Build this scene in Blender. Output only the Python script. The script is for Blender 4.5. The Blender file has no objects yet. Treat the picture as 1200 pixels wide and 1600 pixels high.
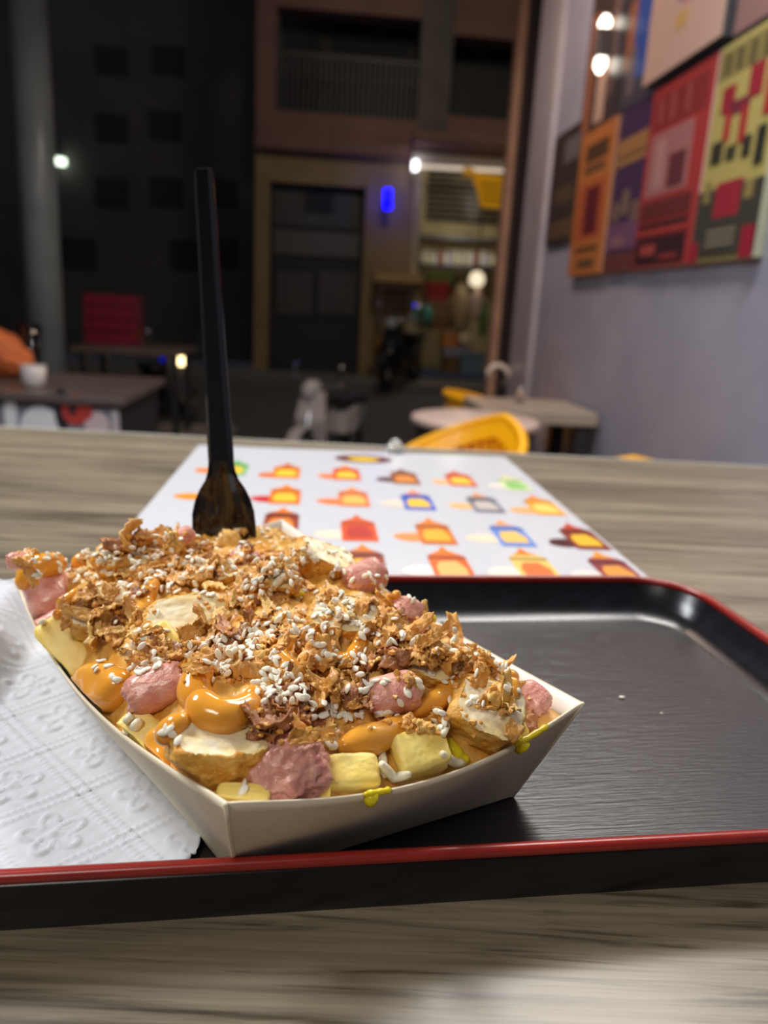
import bpy, bmesh, math, random
import numpy as np
from mathutils import Vector, Matrix, noise
from mathutils.bvhtree import BVHTree
random.seed(7); np.random.seed(7)
SC = bpy.context.scene
COL = SC.collection
PI = math.pi
T = 1.02                                   # table top height above the restaurant floor

# ------------------------------------------------------------------ camera
FPX, PITCH, ROLL, YAW, CH = 1200., 15.0, 3.2, 5.4, .16
_p, _r, _y = [math.radians(a) for a in (PITCH, ROLL, YAW)]
FW = Vector((math.sin(_y)*math.cos(_p), math.cos(_y)*math.cos(_p), -math.sin(_p)))
_rt0 = Vector((math.cos(_y), -math.sin(_y), 0)); _up0 = _rt0.cross(FW)
RT = _rt0*math.cos(_r) + _up0*math.sin(_r); UP = -_rt0*math.sin(_r) + _up0*math.cos(_r)
CAM = Vector((0, 0, T+CH))
cd = bpy.data.cameras.new('camera'); co = bpy.data.objects.new('camera', cd); COL.objects.link(co)
cd.sensor_fit = 'VERTICAL'; cd.sensor_height = 36; cd.lens = 27; cd.clip_start = .01; cd.clip_end = 200
M3 = Matrix((RT, UP, -FW)).transposed()
co.matrix_world = Matrix.Translation(CAM) @ M3.to_4x4()
cd.dof.use_dof = True; cd.dof.focus_distance = .220; cd.dof.aperture_fstop = 10.5
SC.camera = co
def ray(x, y): return FW + RT*((x-600)/FPX) - UP*((y-800)/FPX)
def onz(x, y, z): d = ray(x, y); return CAM + d*((z-CAM.z)/d.z)
def onx(x, y, X): d = ray(x, y); return CAM + d*((X-CAM.x)/d.x)
def ony(x, y, Y): d = ray(x, y); return CAM + d*((Y-CAM.y)/d.y)

# ------------------------------------------------------------------ world, lamps, exposure
W = bpy.data.worlds.new('night_sky'); SC.world = W; W.use_nodes = True
W.node_tree.nodes['Background'].inputs[0].default_value = (.75, .72, .9, 1)
W.node_tree.nodes['Background'].inputs[1].default_value = .014
SC.view_settings.view_transform = 'Standard'; SC.view_settings.look = 'None'
SC.view_settings.exposure = 0.12; SC.view_settings.gamma = 1; SC.view_settings.use_curve_mapping = False
def area(name, loc, target, size, power, color, sy=None):
    l = bpy.data.lights.new(name, 'AREA'); o = bpy.data.objects.new(name, l); COL.objects.link(o)
    l.size = size; l.energy = power; l.color = color
    if sy: l.shape = 'RECTANGLE'; l.size_y = sy
    o.location = loc; o.rotation_euler = (Vector(target)-Vector(loc)).to_track_quat('-Z', 'Y').to_euler()
    return o
area('ceiling_and_fill_light', (.75, 1.75, 3.0), (.72, 1.7, 0), .9, 40, (1, .96, .92), .35)
area('ceiling_and_fill_light', (-1.3, 1.0, 2.55), (-.1, .35, 1), .7, 42, (.93, .96, 1), .5)
area('ceiling_and_fill_light', (.35, 4.0, 3.45), (.6, 4.0, 0), .9, 36, (1, .74, .60), .5)
area('ceiling_and_fill_light', (-.75, -1.1, 2.9), (-.05, .2, 1.0), .7, 17, (1, .93, .85), .5)  # unseen fill added behind the camera to brighten the food's front
area('street_and_fill_light', (-5.5, 13.0, 8.0), (-5, 19, 2), 1.0, 15, (1, .92, .9))  # unseen light added to lift the dark building on the left
area('street_and_fill_light', (1.5, 10.5, 6.5), (2.2, 15.5, 1), 1.0, 42, (1, .86, .62))

# ------------------------------------------------------------------ helpers
MATS = {}
def mat(name, c, rough=.5, c2=None, scale=30, stretch=(1,1,1), bump=0, bscale=None, metal=0, spec=.5, sss=0, emit=0, rand=0, coat=0, detail=5, lo=.35, hi=.65, trans=0, bdist=.001, ssr=.004):
    if name in MATS: return MATS[name]
    m = bpy.data.materials.new(name); m.use_nodes = True; nt = m.node_tree; b = nt.nodes['Principled BSDF']
    c = tuple(c)+(1,)
    b.inputs['Base Color'].default_value = c; b.inputs['Roughness'].default_value = rough
    b.inputs['Metallic'].default_value = metal; b.inputs['Specular IOR Level'].default_value = spec
    b.inputs['Coat Weight'].default_value = coat; b.inputs['Transmission Weight'].default_value = trans
    if sss:
        b.inputs['Subsurface Weight'].default_value = sss; b.inputs['Subsurface Scale'].default_value = ssr
        b.inputs['Subsurface Radius'].default_value = (1, .55, .3)
    if emit: b.inputs['Emission Color'].default_value = c; b.inputs['Emission Strength'].default_value = emit
    m.diffuse_color = c
    out = None
    if c2 or bump:
        tc = nt.nodes.new('ShaderNodeTexCoord'); mp = nt.nodes.new('ShaderNodeMapping'); mp.inputs['Scale'].default_value = stretch
        nt.links.new(tc.outputs['Object'], mp.inputs[0])
        if rand:
            oi = nt.nodes.new('ShaderNodeObjectInfo'); vm = nt.nodes.new('ShaderNodeVectorMath'); vm.operation = 'ADD'
            nt.links.new(mp.outputs[0], vm.inputs[0]); nt.links.new(oi.outputs['Random'], vm.inputs[1]); vec = vm.outputs[0]
        else: vec = mp.outputs[0]
    if c2:
        n = nt.nodes.new('ShaderNodeTexNoise'); n.inputs['Scale'].default_value = scale; n.inputs['Detail'].default_value = detail
        nt.links.new(vec, n.inputs['Vector'])
        r = nt.nodes.new('ShaderNodeValToRGB'); e = r.color_ramp.elements
        e[0].position = lo; e[1].position = hi; e[0].color = c; e[1].color = tuple(c2)+(1,)
        nt.links.new(n.outputs[0], r.inputs[0]); out = r.outputs[0]
        if rand:
            oi2 = nt.nodes.new('ShaderNodeObjectInfo'); h = nt.nodes.new('ShaderNodeHueSaturation')
            mr = nt.nodes.new('ShaderNodeMapRange'); mr.inputs[3].default_value = 1-rand; mr.inputs[4].default_value = 1+rand*.6
            nt.links.new(oi2.outputs['Random'], mr.inputs[0]); nt.links.new(mr.outputs[0], h.inputs['Value'])
            nt.links.new(out, h.inputs['Color']); out = h.outputs[0]
        nt.links.new(out, b.inputs['Base Color'])
    if bump:
        n2 = nt.nodes.new('ShaderNodeTexNoise'); n2.inputs['Scale'].default_value = bscale or scale; n2.inputs['Detail'].default_value = 4
        nt.links.new(vec, n2.inputs['Vector'])
        bp = nt.nodes.new('ShaderNodeBump'); bp.inputs['Strength'].default_value = bump; bp.inputs['Distance'].default_value = bdist
        nt.links.new(n2.outputs[0], bp.inputs['Height']); nt.links.new(bp.outputs[0], b.inputs['Normal'])
    MATS[name] = m
    return m
def srgb(r, g, b):
    f = lambda v: (v/255/12.92) if v/255 <= .04045 else ((v/255+.055)/1.055)**2.4
    return (f(r), f(g), f(b))
class MB:
    def __init__(s): s.v = []; s.f = []
    def add(s, vs, fs):
        o = len(s.v); s.v += [tuple(v) for v in vs]; s.f += [tuple(i+o for i in f) for f in fs]; return s
    def box(s, a, b, bev=0):
        (x0,y0,z0),(x1,y1,z1) = a, b
        if not bev:
            return s.add([(x0,y0,z0),(x1,y0,z0),(x1,y1,z0),(x0,y1,z0),(x0,y0,z1),(x1,y0,z1),(x1,y1,z1),(x0,y1,z1)],
                [(0,3,2,1),(4,5,6,7),(0,1,5,4),(1,2,6,5),(2,3,7,6),(3,0,4,7)])
        bm = bmesh.new(); bmesh.ops.create_cube(bm, size=1)
        for v in bm.verts: v.co = Vector(((x0+x1)/2+v.co.x*(x1-x0), (y0+y1)/2+v.co.y*(y1-y0), (z0+z1)/2+v.co.z*(z1-z0)))
        bmesh.ops.bevel(bm, geom=bm.edges[:], offset=bev, segments=2, affect='EDGES', profile=.6)
        bm.verts.index_update(); s.add([v.co for v in bm.verts], [[v.index for v in f.verts] for f in bm.faces]); bm.free(); return s
    def tube(s, pts, r, n=10, cap=True):
        pts = [Vector(p) for p in pts]; rs = r if isinstance(r, (list, tuple)) else [r]*len(pts); rings = []
        prev = None
        for i, p in enumerate(pts):
            d = (pts[min(i+1, len(pts)-1)]-pts[max(i-1, 0)]).normalized()
            if prev is None: a = d.orthogonal().normalized()
            else: a = (prev - d*prev.dot(d)).normalized()
            prev = a; b = d.cross(a)
            rings.append([p+(a*math.cos(2*PI*k/n)+b*math.sin(2*PI*k/n))*rs[i] for k in range(n)])
        return s.loft(rings, cap)
    def loft(s, rings, cap=True, closed=True):
        n = len(rings[0]); vs = [p for r in rings for p in r]; fs = []
        for i in range(len(rings)-1):
            for k in range(n if closed else n-1):
                k2 = (k+1) % n; fs.append((i*n+k, i*n+k2, (i+1)*n+k2, (i+1)*n+k))
        if cap: fs.append(tuple(range(n))[::-1]); fs.append(tuple((len(rings)-1)*n+k for k in range(n)))
        return s.add(vs, fs)
    def lathe(s, prof, c=(0,0,0), n=24, cap=True):
        return s.loft([[(c[0]+r*math.cos(2*PI*k/n), c[1]+r*math.sin(2*PI*k/n), c[2]+z) for k in range(n)] for r, z in prof], cap)
    def prism(s, pts, y0, y1):                  # outline in xz, extruded along y
        n = len(pts)
        return s.add([(x, y0, z) for x, z in pts]+[(x, y1, z) for x, z in pts],
            [tuple(range(n)), tuple(range(2*n-1, n-1, -1))]+[(i, n+i, n+(i+1) % n, (i+1) % n) for i in range(n)])
    def mesh(s, name, m, smooth=False):
        me = bpy.data.meshes.new(name); me.from_pydata(s.v, [], s.f); me.update()
        bm = bmesh.new(); bm.from_mesh(me); bmesh.ops.recalc_face_normals(bm, faces=bm.faces[:]); bm.to_mesh(me); bm.free()
        if m: me.materials.append(m)
        if smooth: me.shade_smooth() if smooth is True else me.shade_smooth_by_angle(angle=math.radians(smooth)) if hasattr(me, 'shade_smooth_by_angle') else me.shade_smooth()
        return me
    def build(s, name, m, parent=None, smooth=False): return link(name, s.mesh(name, m, smooth), parent)
def link(name, me, parent=None):
    o = bpy.data.objects.new(name, me); COL.objects.link(o)
    if parent: o.parent = parent
    return o
def smooth_angle(me, deg):
    bm = bmesh.new(); bm.from_mesh(me)
    for f in bm.faces: f.smooth = True
    for e in bm.edges:
        if len(e.link_faces) == 2 and e.calc_face_angle(0) > math.radians(deg): e.smooth = False
    bm.to_mesh(me); bm.free()
def tag(o, label, cat, group=None):
    o['label'] = label; o['category'] = cat
    if group: o['group'] = group
    return o
def thing(name, label, cat, loc=(0,0,0), rz=0, group=None):
    o = bpy.data.objects.new(name, None); COL.objects.link(o); o.location = loc; o.rotation_euler = (0,0,rz); o.empty_display_size = .05
    return tag(o, label, cat, group)
def struct(o): o['kind'] = 'structure'; return o
def bx(name, a, b, m, parent=None, bev=0): return MB().box(a, b, bev).build(name, m, parent)
def fbm(p, o=3): return noise.fractal(Vector(p), 1.0, 2.0, o)

# ------------------------------------------------------------------ room shell
m_wall = mat('painted_wall', srgb(150,150,166), .55, srgb(140,141,158), 3, bump=.05, bscale=60)
m_ceil = mat('ceiling_paint', (.62,.6,.57), .8, (.58,.56,.53), 2)
m_floor = mat('floor_tile', (.12,.11,.105), .4, (.16,.15,.14), 4)
WX = 1.32
struct(bx('floor', (-3.2,-2.5,-.1), (WX+.2,6.1,0), m_floor))
struct(bx('ceiling', (-3.2,-2.5,3.6), (WX+.2,6.1,3.7), m_ceil))
struct(bx('wall_right', (WX,-2.5,0), (WX+.2,4.75,3.6), m_wall))
struct(bx('wall_left', (-3.3,-2.5,0), (-3.2,5.2,3.6), m_wall))
struct(bx('wall_back', (-3.2,-2.6,0), (WX+.2,-2.5,3.6), m_wall))
# the end of the wall: rounded grey post, dark shutter channel and tan frame strip
m_frame = mat('tan_frame', srgb(190,150,125), .45, srgb(170,132,110), 6)
m_dark = mat('dark_channel', (.02,.02,.024), .5)
struct(bx('trim_1', (WX-.03,4.75,0), (WX+.2,5.25,3.6), mat('post_grey', srgb(170,164,170), .32, srgb(158,152,160), 3), bev=.025))
struct(bx('trim_2', (WX+.045,5.25,0), (WX+.2,5.92,3.6), m_dark))
struct(bx('trim_3', (WX-.005,5.92,0), (WX+.2,6.05,3.6), m_frame, bev=.004))

# ------------------------------------------------------------------ street, buildings
SZ = -.3; FY = 15.5
m_asph = mat('asphalt', (.11,.10,.097), .8, (.14,.13,.125), 8, bump=.3, bscale=80, bdist=.01)
m_pave = mat('pavement', (.2,.18,.165), .8, (.24,.22,.2), 5)
struct(bx('ground', (-14,6.1,SZ-.2), (14,13.9,SZ), m_asph))
struct(bx('pavement', (-14,13.9,SZ-.2), (14,FY,SZ+.13), m_pave))
struct(bx('terrace', (-3.4,6.1,SZ), (-.75,7.4,0), m_pave))
m_beige = mat('beige_render', srgb(178,155,115), .85, srgb(160,138,102), 1.2)
m_pink = mat('pink_render', srgb(150,112,104), .85, srgb(132,98,94), 1.0)
m_dwin = mat('dark_window', (.05,.05,.062), .7, spec=.15)
m_door = mat('door_paint', (.035,.037,.045), .5)
m_dpan = mat('door_panel', (.10,.10,.10), .45, (.085,.085,.088), 3)
def P(x, y, Y=FY): return ony(x, y, Y)
def rect(mb, x0, y0, x1, y1, Y, d0, d1):        # a block whose front face covers these picture corners at depth Y, from Y+d0 to Y+d1
    a = P((x0), (y0+y1)/2, Y); b = P(x1, (y0+y1)/2, Y); t = P((x0+x1)/2, y0, Y); u = P((x0+x1)/2, y1, Y)
    return mb.box((a.x, Y+d0, u.z), (b.x, Y+d1, t.z))
def rp(name, m, parent, x0, y0, x1, y1, Y=FY, d0=-.05, d1=0): return rect(MB(), x0, y0, x1, y1, Y, d0, d1).build(name, m, parent)
xl = P(398,400).x; xr = P(800,400).x+6; zt2 = P(500,-10).z+1.5; z1 = P(520,232).z
dL = P(420,430).x; dR = P(566,430).x; dT = P(495,288).z
sL = P(640,430).x; sR = P(870,430).x; sT = P(700,262).z; sB = SZ+.13
b = thing('street_building', 'building across the street with beige ground floor and pinkish upper floor', 'building', (0, FY, SZ))
def bp(name, x0, y0, z0, x1, y1, z1_, m, par=None): o = bx(name, (x0,y0-FY,z0-SZ), (x1,y1-FY,z1_-SZ), m, par or b); return o
bp('wall', xl, FY, sB-.1, dL, FY+.4, z1, m_beige); bp('wall', dL, FY, dT, dR, FY+.4, z1, m_beige)
bp('wall', dR, FY, sB-.1, sL, FY+.4, z1, m_beige); bp('wall', sL, FY, sT, sR, FY+.4, z1, m_beige); bp('wall', sR, FY, sB-.1, xr, FY+.4, z1, m_beige)
# upper storey with a deep dark loggia
lL = P(432,100).x; lR = P(655,100).x; lT = P(540,22).z; lB = P(540,182).z
lL2 = P(705,100).x; lR2 = P(800,100).x+2; lT2 = P(740,60).z; lB2 = P(740,185).z
bp('upper_wall', xl, FY-.1, z1, lL, FY+.4, zt2, m_pink); bp('upper_wall', lL, FY-.1, z1, lR, FY+.4, lB, m_pink); bp('upper_wall', lL, FY-.1, lT, lR, FY+.4, zt2, m_pink)
m_pil = mat('grey_pilaster', srgb(120,112,108), .85, srgb(100,94,92), 2)
bp('pilaster', lR, FY-.12, z1, lL2, FY+.4, zt2, m_pil); bp('upper_wall', lL2, FY-.1, z1, lR2, FY+.4, lB2, m_pink); bp('upper_wall', lL2, FY-.1, lT2, lR2, FY+.4, zt2, m_pink)
bp('upper_wall', lR2, FY-.1, z1, xr, FY+.4, zt2, m_pink)
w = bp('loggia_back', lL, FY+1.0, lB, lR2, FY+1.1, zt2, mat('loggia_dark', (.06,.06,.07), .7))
for q in ((445,60,500,170),(520,50,640,120)): rp('window_pane', m_dwin, None, *q, Y=FY+1.0, d0=-.04, d1=0).parent = b
for o in b.children:
    if o.name.startswith('window_pane'): o.location = (0,-FY,-SZ)
m_rail = mat('railing', (.09,.09,.10), .5)
r_ = thing('temp', '', ''); bpy.data.objects.remove(r_)
rl = MB().box((lL, .02, lB-SZ+.95), (lR, .07, lB-SZ+1.0))
for k in range(26): xx = lL+(lR-lL)*(k+.5)/26; rl.box((xx-.015, .03, lB-SZ), (xx+.015, .06, lB-SZ+.95))
rl.build('balcony_rail', m_rail, b)
# door
dr = bp('door', dL, FY+.25, sB, dR, FY+.32, dT, m_door)
def dpn(x0,y0,x1,y1,m,n):
    o = rect(MB(), x0,y0,x1,y1, FY+.25, -.05, .01).build(n, m, b); o.location = (0,-FY,-SZ); return o
dpn(428,300,560,355,m_dpan,'transom_panel'); dpn(428,362,560,400,mat('door_panel_light',(.16,.15,.145),.5),'lintel_panel')
dpn(432,425,488,492,m_dpan,'door_panel'); dpn(497,425,556,492,m_dpan,'door_panel')
vt = dpn(478,298,520,332,m_dwin,'vent'); vt.location.y -= .03
MB().box((dL-.12,-.04,sB-SZ),(dL,.05,dT-SZ+.12)).build('door_surround', m_beige, b); MB().box((dR,-.04,sB-SZ),(dR+.12,.05,dT-SZ+.12)).build('door_surround', m_beige, b)
bp('string_course', xl, FY-.2, z1-.1, xr, FY, z1+.12, m_pink)
# left neighbour, dark
m_dk = mat('dark_facade', (.13,.125,.125), .9, (.10,.097,.10), .8)
LY = 19.
nb = thing('dark_building', 'unlit dark apartment building left of the beige building', 'building', (0, LY, SZ))
x0 = P(-250,300,LY).x; x1 = P(420,300,LY).x
bx('wall', (x0,0,0), (x1,.4,11), m_dk, nb)
for (px, py, w_, h_) in ((260,300,50,44),(290,398,46,44),(258,195,50,44),(175,300,50,44),(175,200,50,44),(120,395,60,46),(262,95,50,44),(350,395,40,40),(175,95,50,44),(350,300,40,40)):
    o = rect(MB(), px-w_/2, py-h_/2, px+w_/2, py+h_/2, LY, -.06, .02).build('window', m_dwin, nb); o.location = (0,-LY,-SZ)
o = MB().tube([P(95,247,LY-.2), P(95,258,LY-.2)], .11, 12).build('facade_lamp', mat('lamp_cool', (.85,1,.8), emit=2.5)); tag(o, 'small greenish white lamp glowing on the dark building', 'lamp')
bx('lamp_bracket', (P(95,244,LY).x-.05, LY-.25, P(95,244,LY).z), (P(95,244,LY).x+.05, LY, P(95,244,LY).z+.08), m_dark, o)
# shop with its interior
s = thing('corner_shop', 'lit grocery shop with half open roller shutter across the street', 'shop', (0, FY, SZ))
def sp(name, a, b_, m, bev=0): return bx(name, (a[0],a[1]-FY,a[2]-SZ), (b_[0],b_[1]-FY,b_[2]-SZ), m, s, bev)
m_shopwall = mat('shop_wall', srgb(190,175,135), .8, srgb(170,155,120), 2)
sp('back_wall', (sL,FY+2.6,sB), (sR,FY+2.7,sT), m_shopwall); sp('side_wall', (sL-.1,FY+.4,sB), (sL,FY+2.7,sT), m_shopwall); sp('side_wall', (sR,FY+.4,sB), (sR+.1,FY+2.7,sT), m_shopwall)
sp('shop_ceiling', (sL,FY+.4,sT), (sR,FY+2.7,sT+.1), m_shopwall)
m_shut = mat('shutter_metal', (.05,.05,.055), .5, (.04,.04,.044), 2)
zs = P(700,348).z
nsl = 9
for k in range(nsl):
    za = zs+(sT-zs)*k/nsl; sp('shutter_slat', (sL+.25,FY+.12,za+.02), (sR,FY+.17,zs+(sT-zs)*(k+1)/nsl), m_shut, .015)
sp('corner_post', (sL,FY-.05,sB), (sL+.14,FY+.1,sT), mat('pale_post', srgb(205,190,150), .7))  # post in one pale cream colour
sp('awning', (sL-.15,FY-.9,sT+.25), (sR,FY-.02,sT+.42), m_pink, .05)
sp('fascia', (sL-.1,FY-.3,sT), (sR,FY-.05,sT+.18), mat('fascia_white', (.75,.7,.62), .6))
m_tube = mat('tube_light', (1,.85,.66), emit=.55)
o = MB().tube([(P(648,268).x,FY-.42,P(648,266).z),(P(800,274).x,FY-.42,P(800,274).z)], .035, 10).build('tube_lamp', m_tube); tag(o, 'white tube lamp under the shop awning', 'lamp')
MB().box((P(648,268).x-.09,FY-.5,P(648,266).z-.07),(P(648,268).x,FY-.36,P(648,266).z+.09)).build('end_cap', mat('cap_w', (.9,.9,.95), .4, emit=4), o)
l = bpy.data.lights.new('shop_lamp_light', 'POINT'); l.energy = 22; l.color = (1,.93,.8); l.shadow_soft_size = .15
lo = bpy.data.objects.new('shop_lamp_light', l); COL.objects.link(lo); lo.location = (P(745,400).x, FY+1.0, sT-.9)
# blue neon sign
a = P(606,311,FY-.35)
o = MB().tube([P(606,326,FY-.35), P(605.6,311,FY-.35), P(606.5,296,FY-.35)], .065, 14).build('neon_sign', mat('neon_blue', (0,.0,1), emit=9), smooth=True); tag(o, 'glowing blue upright neon sign on the beige wall', 'sign')
bx('bracket', (a.x-.03, FY-.34, a.z-.04), (a.x+.03, FY, a.z+.04), m_dark, o)
# yellow hanging sign: a basket outline with bars
m_yel = mat('sign_yellow', srgb(235,165,15), .5, emit=.22)
YS = FY-.75
o = thing('yellow_sign', 'yellow basket shaped sign hanging at the shop front', 'sign', (0,0,0))
def pxz(pts, Y): return [(P(x,y,Y).x, P(x,y,Y).z) for x, y in pts]
MB().prism(pxz([(740,268),(800,277),(783,326),(752,323)], YS), YS, YS+.06).build('plate', m_yel, o)
MB().tube([P(726,270,YS), P(733,268,YS), P(742,272,YS), P(746,290,YS)], [.09,.07,.06,.05], 10).build('handle', m_yel, o)
for k in range(3):
    y_ = 285+k*12
    MB().prism(pxz([(750+k*2,y_),(783,y_+3),(783,y_+6),(750+k*2,y_+3)], YS-.02), YS-.02, YS).build('bar', mat('sign_brown', srgb(150,100,15), .5), o)
# goods of the shop
def goods(name, label, cat, x0, y0, x1, y1, Y, depth, c, detail='crate', group=None):
    a = P(x0,(y0+y1)/2,Y); c_ = P(x1,(y0+y1)/2,Y); t = P((x0+x1)/2,y0,Y).z; u = P((x0+x1)/2,y1,Y).z
    w_, h_ = c_.x-a.x, t-u
    o = thing(name, label, cat, ((a.x+c_.x)/2, Y+depth/2, u), 0, group); m = mat('goods_%d_%d' % (x0, y0), c, .6)
    if detail == 'crate':
        MB().box((-w_/2,-depth/2,0),(w_/2,depth/2,h_*.12)).build('base', m, o)
        for sx in (-1,1): MB().box((sx*w_/2-.02 if sx>0 else -w_/2,-depth/2,0),(w_/2 if sx>0 else -w_/2+.02,depth/2,h_)).build('side', m, o)
        for k in range(3): 
            MB().box((-w_/2,-depth/2,h_*(.16+k*.29)),(w_/2,-depth/2+.02,h_*(.38+k*.29)),).build('slat', m, o)
            MB().box((-w_/2,depth/2-.02,h_*(.16+k*.29)),(w_/2,depth/2,h_*(.38+k*.29))).build('slat', m, o)
    elif detail == 'bag':
        bm = bmesh.new(); bmesh.ops.create_icosphere(bm, subdivisions=3, radius=1)
        for v in bm.verts:
            k = 1+.18*fbm(v.co*2+Vector((x0,y0,0))); v.co = Vector((v.co.x*w_/2*k, v.co.y*depth/2*k, max(0,(v.co.z*k+.85)*h_/1.9)))
        me = bpy.data.meshes.new('bag'); bm.to_mesh(me); bm.free(); me.materials.append(m); me.shade_smooth(); link('sack', me, o)
        MB().tube([(0,0,h_*.85),(0,0,h_*1.0)],[.05,.08],8).build('knot', m, o)
    elif detail == 'bottle':
        MB().lathe([(w_*.42,0),(w_*.45,h_*.1),(w_*.45,h_*.6),(w_*.18,h_*.8),(w_*.18,h_*.93)],n=12).build('body', m, o, 40); MB().lathe([(w_*.2,h_*.92),(w_*.2,h_)],n=12).build('cap', m_dark, o)
    elif detail == 'bin':
        MB().loft([[( w_/2*k*sx, depth/2*k*sy, z) for sx,sy in ((-1,-1),(1,-1),(1,1),(-1,1))] for k,z in ((.82,0),(1,h_),(.93,h_),(.78,.04))]).build('body', m, o)
        MB().box((-w_/2-.02,-depth/2-.02,h_-.05),(w_/2+.02,-depth/2,h_)).build('lip', m, o)
    return o
GY = FY+1.9
sh = thing('shop_shelf', 'dark shelf of bottles inside the lit shop', 'shelf', (0,0,0))
for y_ in (417,372): q = rect(MB(), 652, y_, 850, y_+6, GY, 0, .4).build('board', m_shut, sh)
rect(MB(), 650, 365, 656, 425, GY, 0, .4).build('upright', m_shut, sh)
shw = [(.75,.73,.68),(.7,.66,.4),(.8,.8,.85),(.35,.06,.05),(.8,.78,.7),(.6,.6,.75),(.75,.7,.45)]
for k in range(15):
    xx = 660+k*8.2
    goods('shop_bottle', 'pale bottle on the shop shelf under the shutter', 'bottle', xx, 386+random.random()*8, xx+7.2, 417, GY+.05, .14, shw[k % 7], 'bottle', 'bottles on the shop shelf')
SY = FY+.5
goods('shop_crate', 'dark red crate on top of the brown crate stack in the shop', 'crate', 668,440,702,471, SY, .45, (.45,.02,.04))
goods('shop_crate', 'brown crate just under the dark red crate', 'crate', 670,473,704,490, SY, .45, (.25,.10,.05))
goods('shop_crate', 'brown crate at the bottom of the crate stack in the shop', 'crate', 670,492,706,515, SY, .45, (.22,.09,.045))
goods('shop_crate', 'olive green crate behind the dark red crate', 'crate', 664,424,712,442, SY+.5, .4, (.12,.16,.03))
goods('shop_bag', 'teal plastic bag left of the brown crates', 'bag', 648,474,678,510, FY-.3, .4, (.08,.45,.35), 'bag')
goods('shop_bag', 'purple bag in front of the shop beside the parked scooter', 'bag', 624,530,646,562, FY-.65, .4, (.16,.03,.24), 'bag')
goods('shop_bag', 'mustard brown sack lying left of the purple bag', 'bag', 584,522,628,558, FY-.75, .5, (.35,.18,.03), 'bag')
goods('shop_crate', 'orange fruit crate at the right of the shop front', 'crate', 690,520,716,542, FY-.2, .4, (.75,.3,.08))
goods('shop_crate', 'pale lavender crate beneath the orange fruit crate', 'crate', 692,543,736,556, FY-.2, .4, (.5,.5,.7))
goods('shop_crate', 'brown wooden crate on the pavement below the lavender crate', 'crate', 694,557,718,582, FY-.2, .4, (.3,.16,.07))
goods('shop_bin', 'blue grey bin beside the brown wooden crate', 'bin', 718,552,758,584, FY-.25, .4, (.2,.32,.42), 'bin')
goods('shop_bag', 'cream sack right of the orange fruit crate', 'bag', 718,520,740,544, FY-.2, .35, (.8,.65,.45), 'bag')
goods('shop_bag', 'tall beige sack leaning inside the shop', 'bag', 708,440,738,520, FY+.6, .4, (.5,.4,.24), 'bag')
goods('shop_bag', 'pink and white bag hanging pale at the right shop edge', 'bag', 738,448,758,500, FY+.2, .3, (.85,.62,.52), 'bag')
goods('shop_plant', 'green leafy bundle at the right edge of the shop', 'plant', 752,475,764,525, FY+.1, .3, (.12,.25,.05), 'bag')
o = MB().lathe([(.02,-.14),(.12,-.11),(.16,0),(.12,.11),(.03,.16)], P(745,437,FY+.2), 16).build('globe_lamp', mat('globe_warm', (1,.85,.6), emit=.9), smooth=True); tag(o, 'bright round globe lamp at the right of the shop', 'lamp')
MB().tube([P(745,437,FY+.2)+Vector((0,0,.15)), P(745,437,FY+.2)+Vector((0,0,1.2))], .015, 6).build('cord', m_dark, o)
o = thing('market_stall', 'wooden counter with pale top in front of the shop', 'stall', (0,0,0))
rect(MB(), 586,428,662,441, FY-.55, 0, .5).build('top', mat('stall_wood', srgb(215,175,125), .6), o)
rect(MB(), 588,442,660,452, FY-.5, 0, .42).build('apron', mat('stall_dark', (.16,.1,.06), .7), o)
for x_ in (590,655): rect(MB(), x_,452,x_+6,588, FY-.5, 0, .06).build('leg', mat('stall_dark', (.16,.1,.06)), o)

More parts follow.
